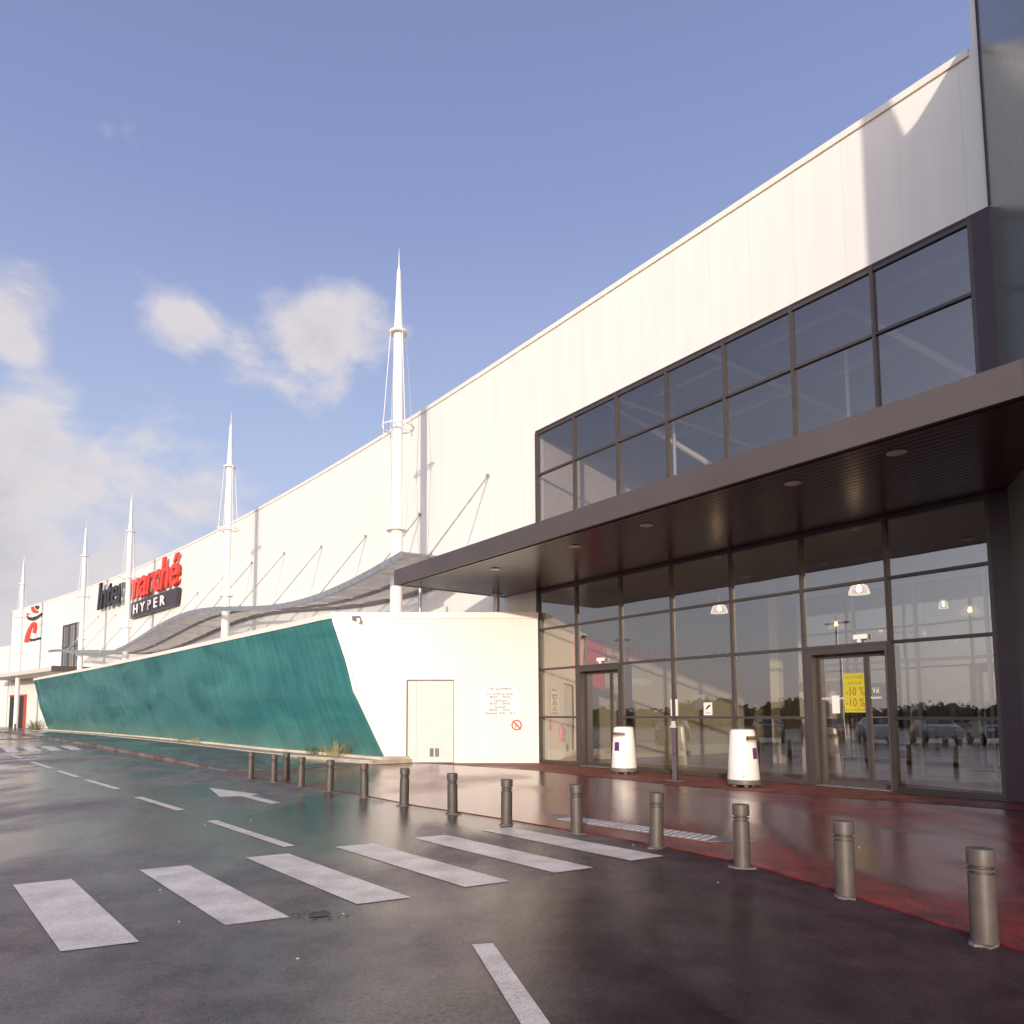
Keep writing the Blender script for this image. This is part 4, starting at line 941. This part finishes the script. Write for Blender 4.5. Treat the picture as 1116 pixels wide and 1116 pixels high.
# ashtray post
AP = thing('ashtray_post', 'slim dark ashtray post standing between the two white bins', 'ashtray', (5.12, 17.75, .016), R(-30))
bm = bmesh.new(); box(bm, -.055, .055, -.05, .05, 0, .62); obj('lower_post', bm, mat('post_plum', (.06, .04, .055), .4), AP)
bm = bmesh.new(); hexa(bm, [(-.055, -.05, .66), (.055, -.05, .66), (.06, .05, .66), (-.06, .05, .66)], [(-.06, -.06, 1.28), (.06, -.06, 1.28), (.06, .05, 1.28), (-.06, .05, 1.28)]); obj('ash_box', bm, mat('post_plum', (.06, .04, .055), .4), AP)
bm = bmesh.new(); box(bm, -.045, .045, -.04, .04, .62, .66); obj('neck', bm, M_black, AP)
bm = bmesh.new(); box(bm, -.075, .075, -.075, .07, 1.281, 1.33); box(bm, -.05, .05, -.05, .05, 1.33, 1.44); obj('steel_top', bm, M_galv, AP)
bm = bmesh.new(); box(bm, -.22, .22, -.12, .12, -.004, .012); obj('foot_plate', bm, mat('footing', (.17, .145, .12), .8), AP)

# ================================================================== ITEMS ON THE GLASS
def sheet(name, label, cat, s0, s1, z0, z1, m, n=.012, th=.006):
    c = P((s0+s1)/2, n, (z0+z1)/2); t = thing(name, label, cat, c)
    bm = bmesh.new(); sbox(bm, s0, s1, n, n+th, z0, z1); o = obj('sheet', bm, m, t); o.data.transform(Matrix.Translation(-c)); return t, c
M_paper = mat('paper_white', (.78, .75, .70), .6)
t, c = sheet('glass_notice', 'narrow white notice on the glass just above the ashtray post', 'notice', 5.55, 5.60+.19, 1.58, 2.03, M_paper)
bm = bmesh.new()
for k in range(7): sbox(bm, 5.61, 5.73, .0185, .0195, 1.66+k*.045, 1.675+k*.045)
o = obj('printed_lines', bm, M_grey, t); o.data.transform(Matrix.Translation(-c))
t, c = sheet('glass_sticker', 'square white sticker with black smudge symbol on the glass between the bins', 'sticker', 6.63, 6.89, 1.60, 1.93, M_paper)
bm = bmesh.new(); hexa(bm, [P(6.68, .0185, 1.76), P(6.73, .0185, 1.75), P(6.86, .0185, 1.86), P(6.80, .0185, 1.875)], [P(6.68, .0195, 1.76), P(6.73, .0195, 1.75), P(6.86, .0195, 1.86), P(6.80, .0195, 1.875)])
sbox(bm, 6.68, 6.84, .0185, .0195, 1.65, 1.665); o = obj('camera_symbol', bm, M_black, t); o.data.transform(Matrix.Translation(-c))
t, c = sheet('inner_notice', 'faint grey notice behind the glass left of the square sticker', 'notice', 6.1, 6.42, 1.75, 2.15, mat('paper_grey', (.4, .38, .33), .6), n=-.3)
LN = -.158
t, c = sheet('door_notice', 'white paper notice left of the yellow poster on the glass door', 'notice', 9.96, 10.13, 1.64, 2.04, M_paper, n=LN)
t, c = sheet('yellow_poster', 'yellow poster with dark red percentages on the glass door', 'poster', 10.24, 10.73, 1.66, 2.52, mat('poster_yellow', (.50, .43, .02), .55, var=.1), n=LN)
for body, size, z in (('-10 %', .27, 2.03), ('-10 %', .27, 1.79)):
    o = text_obj('percent_letters', body, size, mat('poster_ink', (.28, .07, .02), .6), t, Matrix.Translation(-c) @ basis(P(10.485, LN+.008, z), D3, UP), extrude=.001, align='CENTER', sx=.68)
for body, size, z in (('EXCEPTIONNEL', .10, 2.40), ('VENTE FLASH', .095, 2.27), ('SUR TOUT LE MAGASIN', .075, 1.69)):
    o = text_obj('small_print', body, size, mat('poster_ink2', (.30, .22, .02), .6), t, Matrix.Translation(-c) @ basis(P(10.485, LN+.008, z), D3, UP), extrude=.001, align='CENTER', sx=.55)
t = thing('door_lettering', 'white name lettering on the right leaf of the glass door', 'lettering', P(11.0, LN, 2.1))
text_obj('letters', 'Val Lumière', .17, M_signw, t, Matrix.Translation(-P(11.0, LN, 2.1)) @ basis(P(10.86, LN+.006, 2.08), D3, UP), extrude=.001, sx=.66)
t, c = sheet('door_band', 'pale frosted safety band across the glass door', 'band', 9.72, 11.24, 1.955, 1.995, mat('frost', (.5, .48, .45), .5), n=LN+.002, th=.002)
for s, lab in ((10.78, 'white motion sensor above the right glass door'), (3.0, 'small white motion sensor above the left glass door')):
    t = thing('motion_sensor', lab, 'sensor', P(s, .06, 3.3)); bm = bmesh.new(); sbox(bm, s-.14, s+.14, .058, .13, 3.24, 3.34); o = obj('housing', bm, M_signw, t); o.data.transform(Matrix.Translation(-P(s, .06, 3.3)))
    bm = bmesh.new(); sbox(bm, s-.06, s+.0, .07, .12, 3.17, 3.239); o = obj('eye', bm, M_signw, t); o.data.transform(Matrix.Translation(-P(s, .06, 3.3)))

# ================================================================== INSIDE THE ENTRANCE HALL
def shade_mat():
    if 'lsh' in MATS: return MATS['lsh']
    m = bpy.data.materials.new('lit_glass_shade'); m.use_nodes = True; nt = m.node_tree; nt.nodes.clear(); MATS['lsh'] = m
    o = nt.nodes.new('ShaderNodeOutputMaterial'); t = nt.nodes.new('ShaderNodeBsdfTransparent'); e = nt.nodes.new('ShaderNodeEmission'); e.inputs[0].default_value = (1, .80, .62, 1); e.inputs[1].default_value = 1.3
    lw = nt.nodes.new('ShaderNodeLayerWeight'); lw.inputs[0].default_value = .35; mx = nt.nodes.new('ShaderNodeMixShader'); ml = nt.nodes.new('ShaderNodeMath'); ml.operation = 'MULTIPLY_ADD'; ml.inputs[1].default_value = .5; ml.inputs[2].default_value = .10
    nt.links.new(lw.outputs['Facing'], ml.inputs[0]); nt.links.new(ml.outputs[0], mx.inputs[0]); nt.links.new(t.outputs[0], mx.inputs[1]); nt.links.new(e.outputs[0], mx.inputs[2]); nt.links.new(mx.outputs[0], o.inputs[0]); return m
def lamp(s, n, label, z=4.50, top=6.1):
    t = thing('pendant_lamp', label, 'lamp', P(s, n, z)); 
    bm = bmesh.new(); lathe(bm, [(.235, -.02), (.225, .05), (.18, .17), (.08, .24), (.07, .24), (.17, .165), (.215, .05), (.225, -.02)], 28); obj('shade', bm, glass('lamp_glass_shade', (.9, .8, .65), .12) if False else shade_mat(), t, True)
    bm = bmesh.new(); lathe(bm, [(.0, .03), (.05, .05), (.06, .11), (.04, .17), (.03, .2)], 16); obj('bulb', bm, MATS.setdefault('bulb', emis('bulb_glow', (1.0, .62, .30), 14)), t, True)
    bm = bmesh.new(); tube(bm, (0, 0, .24), (0, 0, top-z-.04), .008, seg=6); tube(bm, (0, 0, .24), (0, 0, .36), .035, seg=10); obj('cord', bm, M_galv, t)
    bm = bmesh.new(); lathe(bm, [(.10, top-z-.05), (.10, top-z-.005)], 20); obj('ceiling_rose', bm, M_signw, t)
    return t
lamp(6.1, -1.5, 'glowing glass pendant lamp inside, left of the two near ones')
lamp(10.0, -1.5, 'glowing glass pendant lamp hanging inside above the right door')
lamp(9.2, -8.0, 'small pendant lamp deep inside behind the rightmost pane', 4.8).scale = (.55, .55, 1)
lamp(4.75, -8.0, 'small pendant lamp deep inside near the middle mullion', 4.95).scale = (.5, .5, 1)
# wall graphics on the left interior wall (facing +s)
def wall_text(name, label, body, n0, z, size, m, sx=1.0, bold=.0, n1=None):
    t = thing(name, label, 'lettering', P(.01, n0, z))
    o = text_obj('letters', body, size, m, t, Matrix.Identity(4), extrude=.006, bold=bold)
    if n1 is not None:
        xs = [v.co.x for v in o.data.vertices]; k = abs(n1-n0)/(max(xs)-min(xs)); x0 = min(xs)
        for v in o.data.vertices: v.co.x = (v.co.x-x0)*k
    o.data.transform(basis((.0, 0, 0), -N3, UP)); return t
M_pinkred = mat('wall_graphic_red', (.80, .05, .03), .6)
wall_text('red_wall_slogan', 'large red slogan lettering on the beige wall inside the hall', 'LE MEILLEUR', -3.15, 3.72, .74, M_pinkred, bold=.008, n1=-7.0)
wall_text('dark_wall_slogan', 'dark slogan letters deeper inside on the same wall', 'MO', -9.4, 3.75, .8, mat('wall_graphic_dark', (.08, .06, .10), .6), n1=-11.2)
wall_text('white_wall_slogan', 'small white slogan lettering under the red slogan inside', 'DES ÉVÉNEMENTS', -3.4, 2.72, .34, M_signw, bold=.004, n1=-5.6)
for n0, n1, z0, z1, lab in ((-1.65, -2.0, 2.95, 4.35, 'narrow red panel on inside wall nearest the glass'), (-2.25, -3.1, 2.55, 4.35, 'wide red panel on inside wall left of the red slogan')):
    t = thing('red_wall_panel', lab, 'panel', P(.03, n0, z0)); bm = bmesh.new(); sbox(bm, -.018, .02, n1, n0, z0, z1); o = obj('board', bm, M_pinkred, t); o.data.transform(Matrix.Translation(-P(.03, n0, z0)))
FE = thing('fire_extinguisher', 'red fire extinguisher on the wall behind the lower left pane', 'extinguisher', P(.14, -.85, .75))
bm = bmesh.new(); lathe(bm, [(.0, 0), (.08, .0), (.085, .03), (.085, .42), (.06, .48), (.03, .5)], 20); obj('cylinder', bm, M_red, FE, True)
bm = bmesh.new(); tube(bm, (0, 0, .5), (0, 0, .58), .025); box(bm, -.02, .11, -.02, .02, .57, .61); tube(bm, (.02, 0, .55), (.14, -.03, .30), .012, seg=6); obj('valve', bm, M_black, FE)

DB = thing('display_board', 'pale display board with orange block inside, between right bin and right door', 'display board', P(8.0, -3.0, 1.2))
bm = bmesh.new(); sbox(bm, 7.5, 8.7, -3.05, -3.0, 1.5, 2.55); sbox(bm, 7.56, 7.60, -3.04, -3.01, .03, 1.5); sbox(bm, 8.60, 8.64, -3.04, -3.01, .03, 1.5); o = obj('board', bm, mat('board_cream', (.6, .54, .42), .6), DB); o.data.transform(Matrix.Translation(-P(8.0, -3.0, 1.2)))
bm = bmesh.new(); sbox(bm, 7.9, 8.4, -2.998, -2.99, 2.15, 2.40); o = obj('orange_block', bm, mat('board_orange', (.7, .30, .03), .6), DB); o.data.transform(Matrix.Translation(-P(8.0, -3.0, 1.2)))

# ================================================================== PLANTS
M_weed = mat('dry_weed', (.34, .28, .10), .7, var=.35, scale=6); M_weed2 = mat('green_weed', (.10, .12, .03), .7, var=.3, scale=6)
def tuft(name, label, loc, h, spread, n, m):
    bm = bmesh.new()
    for i in range(n):
        a = random.uniform(0, 6.28); r = spread*math.sqrt(random.random())*.5; bx, by = r*math.cos(a), r*math.sin(a)*.5
        L1 = h*random.uniform(.4, 1); lean = random.uniform(.1, .7); d = Vector((math.cos(a)*lean, math.sin(a)*lean, 1)).normalized(); w = random.uniform(.003, .009)*h*1.6
        sd = Vector((-math.sin(a), math.cos(a), 0))*w; p0_ = Vector((bx, by, 0)); p1_ = p0_+d*L1*.55; p2_ = p0_+d*L1*.85+Vector((math.cos(a), math.sin(a), -.2))*L1*.2
        v = [bm.verts.new(q) for q in (p0_-sd*.5, p0_+sd*.5, p1_+sd, p1_-sd, p2_)]
        bm.faces.new(v[:4]); bm.faces.new((v[3], v[2], v[4]))
    o = obj(name, bm, m); o.location = loc; tag(o, label, 'weed'); return o
tuft('weed_tuft', 'largest yellowish dry weed tuft at the foot of the teal screen behind the bollards', W(-5.0, teal_bottom(-5)+.55, .15), .80, 1.2, 150, M_weed)
tuft('weed_tuft', 'small green weed just left of the largest tuft by the teal screen', W(-6.6, teal_bottom(-6.6)+.6, .15), .55, .4, 90, M_weed2)
tuft('weed_tuft', 'tiny greenish weed midway along the plinth of the teal screen', W(-23.0, teal_bottom(-23)+.6, .15), .4, .7, 90, M_weed2)
tuft('weed_tuft', 'orange brown weed clump right of the tiny green one along the plinth', W(-20.6, teal_bottom(-20.6)+.6, .15), .45, .8, 110, M_weed)
tuft('weed_tuft', 'weed clump under the far left end of the teal screen', W(-64.2, 4.2, .12), 1.6, 1.6, 160, M_weed2)

# ================================================================== ROAD DETAILS
DC = thing('drain_cover', 'small broken drain cover in the asphalt beside the zebra crossing', 'drain cover', (-1.17, 5.97, .004))
bm = bmesh.new(); lathe(bm, [(.075, .0), (.08, .003), (.07, .004), (.065, .001), (.02, .001)], 20); obj('rim', bm, mat('iron', (.07, .05, .045), .5, .4), DC)
bm = bmesh.new()
for i in range(26):
    a = random.uniform(0, 6.28); r = random.uniform(.07, .17); w = random.uniform(.008, .022); c_ = Vector((r*math.cos(a)*1.4, r*math.sin(a)*.8, 0))
    hexa(bm, [c_+Vector((w*math.cos(k*1.57+a), w*.7*math.sin(k*1.57+a), 0)) for k in range(4)], [c_+Vector((w*.7*math.cos(k*1.57+a), w*.5*math.sin(k*1.57+a), .004)) for k in range(4)])
obj('broken_asphalt', bm, mat('chips', (.07, .05, .045), .6), DC)
bm = bmesh.new()
for i in range(34):
    x = random.uniform(-5, 7); y = random.uniform(3, 17)
    if x/y > .8 or x/y < -.7: continue
    w = random.uniform(.004, .011); a = random.uniform(0, 6)
    onp = (Vector((x, y))-A).dot(NN) < 8.8; z = .014 if onp else .001
    hexa(bm, [(x+w*math.cos(a+k*1.57)*1.4, y+w*math.sin(a+k*1.57), z) for k in range(4)], [(x+w*math.cos(a+k*1.57), y+w*math.sin(a+k*1.57)*.7, z+.006) for k in range(4)])
tag(obj('litter_flecks', bm, mat('fleck', (.45, .40, .34), .7)), 'pale leaf and paper flecks scattered on the wet ground', 'litter', kind='stuff')

# ================================================================== CAR PARK ON THE LEFT (what the glass mirrors)
def make_car(paint):
    root = thing('parked_car', '', 'car')
    prof = [(-2.1, .42), (-2.12, .75), (-1.98, .98), (-1.2, 1.06), (-.45, 1.46), (.95, 1.50), (1.75, 1.12), (2.08, 1.02), (2.14, .6), (2.08, .34), (-2.0, .34)]
    bm = bmesh.new(); A1 = [bm.verts.new((x, -.86 if z < 1.1 else -.66, z)) for x, z in prof]; B1 = [bm.verts.new((x, .86 if z < 1.1 else .66, z)) for x, z in prof]
    bm.faces.new(A1); bm.faces.new(B1[::-1])
    for i in range(len(prof)): j = (i+1) % len(prof); bm.faces.new((A1[i], B1[i], B1[j], A1[j]))
    bmesh.ops.recalc_face_normals(bm, faces=bm.faces); bmesh.ops.bevel(bm, geom=list(bm.edges), offset=.05, segments=2, affect='EDGES')
    obj('body', bm, paint, root, True)
    gm = mat('car_glass', (.01, .01, .012), .05)
    for sg in (-1, 1):
        bm = bmesh.new(); v = [(-1.0, sg*.845, 1.08), (-.45, sg*.69, 1.40), (.85, sg*.69, 1.43), (1.45, sg*.845, 1.12)]; bm.faces.new([bm.verts.new(Vector(p)+Vector((0, sg*.02, 0))) for p in v]); obj('side_window', bm, gm, root)
    bm = bmesh.new(); bm.faces.new([bm.verts.new(p) for p in ((-1.22, -.72, 1.10), (-1.22, .72, 1.10), (-.56, .58, 1.44), (-.56, -.58, 1.44))]); obj('windscreen', bm, gm, root)
    for x in (-1.3, 1.35):
        for sg in (-1, 1):
            bm = bmesh.new(); tube(bm, (x, sg*.70, .32), (x, sg*.90, .32), .32, seg=24); w = obj('wheel', bm, mat('tyre', (.02, .02, .02), .8), root, True)
            bm = bmesh.new(); tube(bm, (x, sg*.895, .32), (x, sg*.915, .32), .19, seg=20); obj('rim', bm, M_galv, w, True)
    for sg in (-1, 1):
        bm = bmesh.new(); box(bm, -2.15, -2.05, sg*.66-.16, sg*.66+.16, .74, .90); obj('headlight', bm, mat('headlight_lens', (.7, .7, .7), .1), root)
    return root
cars = [((-21.5, 5.2), (.02, .02, .025), 'black hatchback parked in the car park mirrored in the glass, nearest one'), ((-21.3, 8.0), (.30, .31, .32), 'silver hatchback parked between black and white ones in the mirrored car park'),
        ((-21.6, 10.9), (.62, .60, .56), 'white hatchback parked in the mirrored car park'), ((-21.4, 13.8), (.12, .015, .015), 'dark red hatchback parked in the mirrored car park'),
        ((-21.7, 16.6), (.025, .035, .07), 'dark blue hatchback parked in the mirrored car park'), ((-21.5, 22.2), (.18, .17, .16), 'grey hatchback parked alone at far end of the mirrored row')]
for i, ((x, y), c, lab) in enumerate(cars):
    o = make_car(mat('car_paint_%d' % i, c, .18, .0, coat=.6)); o.location = (x, y, 0); o.rotation_euler = (0, 0, math.pi+random.uniform(-.04, .04)); tag(o, lab, 'car', 'cars parked in the car park')
for (x, y), lab in (((-27, 12), 'tall slim lamp post behind the parked silver and red cars'), ((-33, 27), 'tall slim lamp post farther out in the car park')):
    t = thing('street_lamp', lab, 'street lamp', (x, y, 0), 0, 'lamp posts in the car park')
    bm = bmesh.new(); lathe(bm, [(.10, 0), (.07, 7.6)], 12); obj('pole', bm, M_galv, t, True)
    bm = bmesh.new(); box(bm, -.1, .1, -.7, .7, 7.6, 7.72); obj('lamp_head', bm, M_galv, t)
bm = bmesh.new()
prev = None; y = -90.0
while y < 112:
    h = 2.2+2.0*abs(math.sin(y*.09)*math.cos(y*.23+1))+random.uniform(-.35, .35); x = -88+random.uniform(-.5, .5)
    r_ = [bm.verts.new(q) for q in ((x+2.5, y, 0), (x+2.2, y, h*.7), (x+.8, y, h), (x-.8, y, h*.96), (x-2.4, y, h*.6), (x-2.5, y, 0))]
    if prev:
        for k in range(5): bm.faces.new((prev[k], prev[k+1], r_[k+1], r_[k]))
    prev = r_; y += .55
for i in range(7000):
    y = random.uniform(-90, 112); z = (2.2+2.0*abs(math.sin(y*.09)*math.cos(y*.23+1)))*random.uniform(.15, 1.12); x = -86.6+random.uniform(-1.6, 1.0)
    w = random.uniform(.12, .30); a = Vector((random.uniform(-1, 1), random.uniform(-1, 1), random.uniform(-1, 1))).normalized(); b = a.orthogonal().normalized(); c = Vector((x, y, z))
    bm.faces.new([bm.verts.new(c+q) for q in (a*w, b*w, -a*w*.8, -b*w*.9)])
tag(obj('distant_treeline', bm, mat('far_foliage', (.045, .055, .030), .8, var=.3)), 'low dark belt of distant trees beyond the car park', 'trees', kind='stuff')
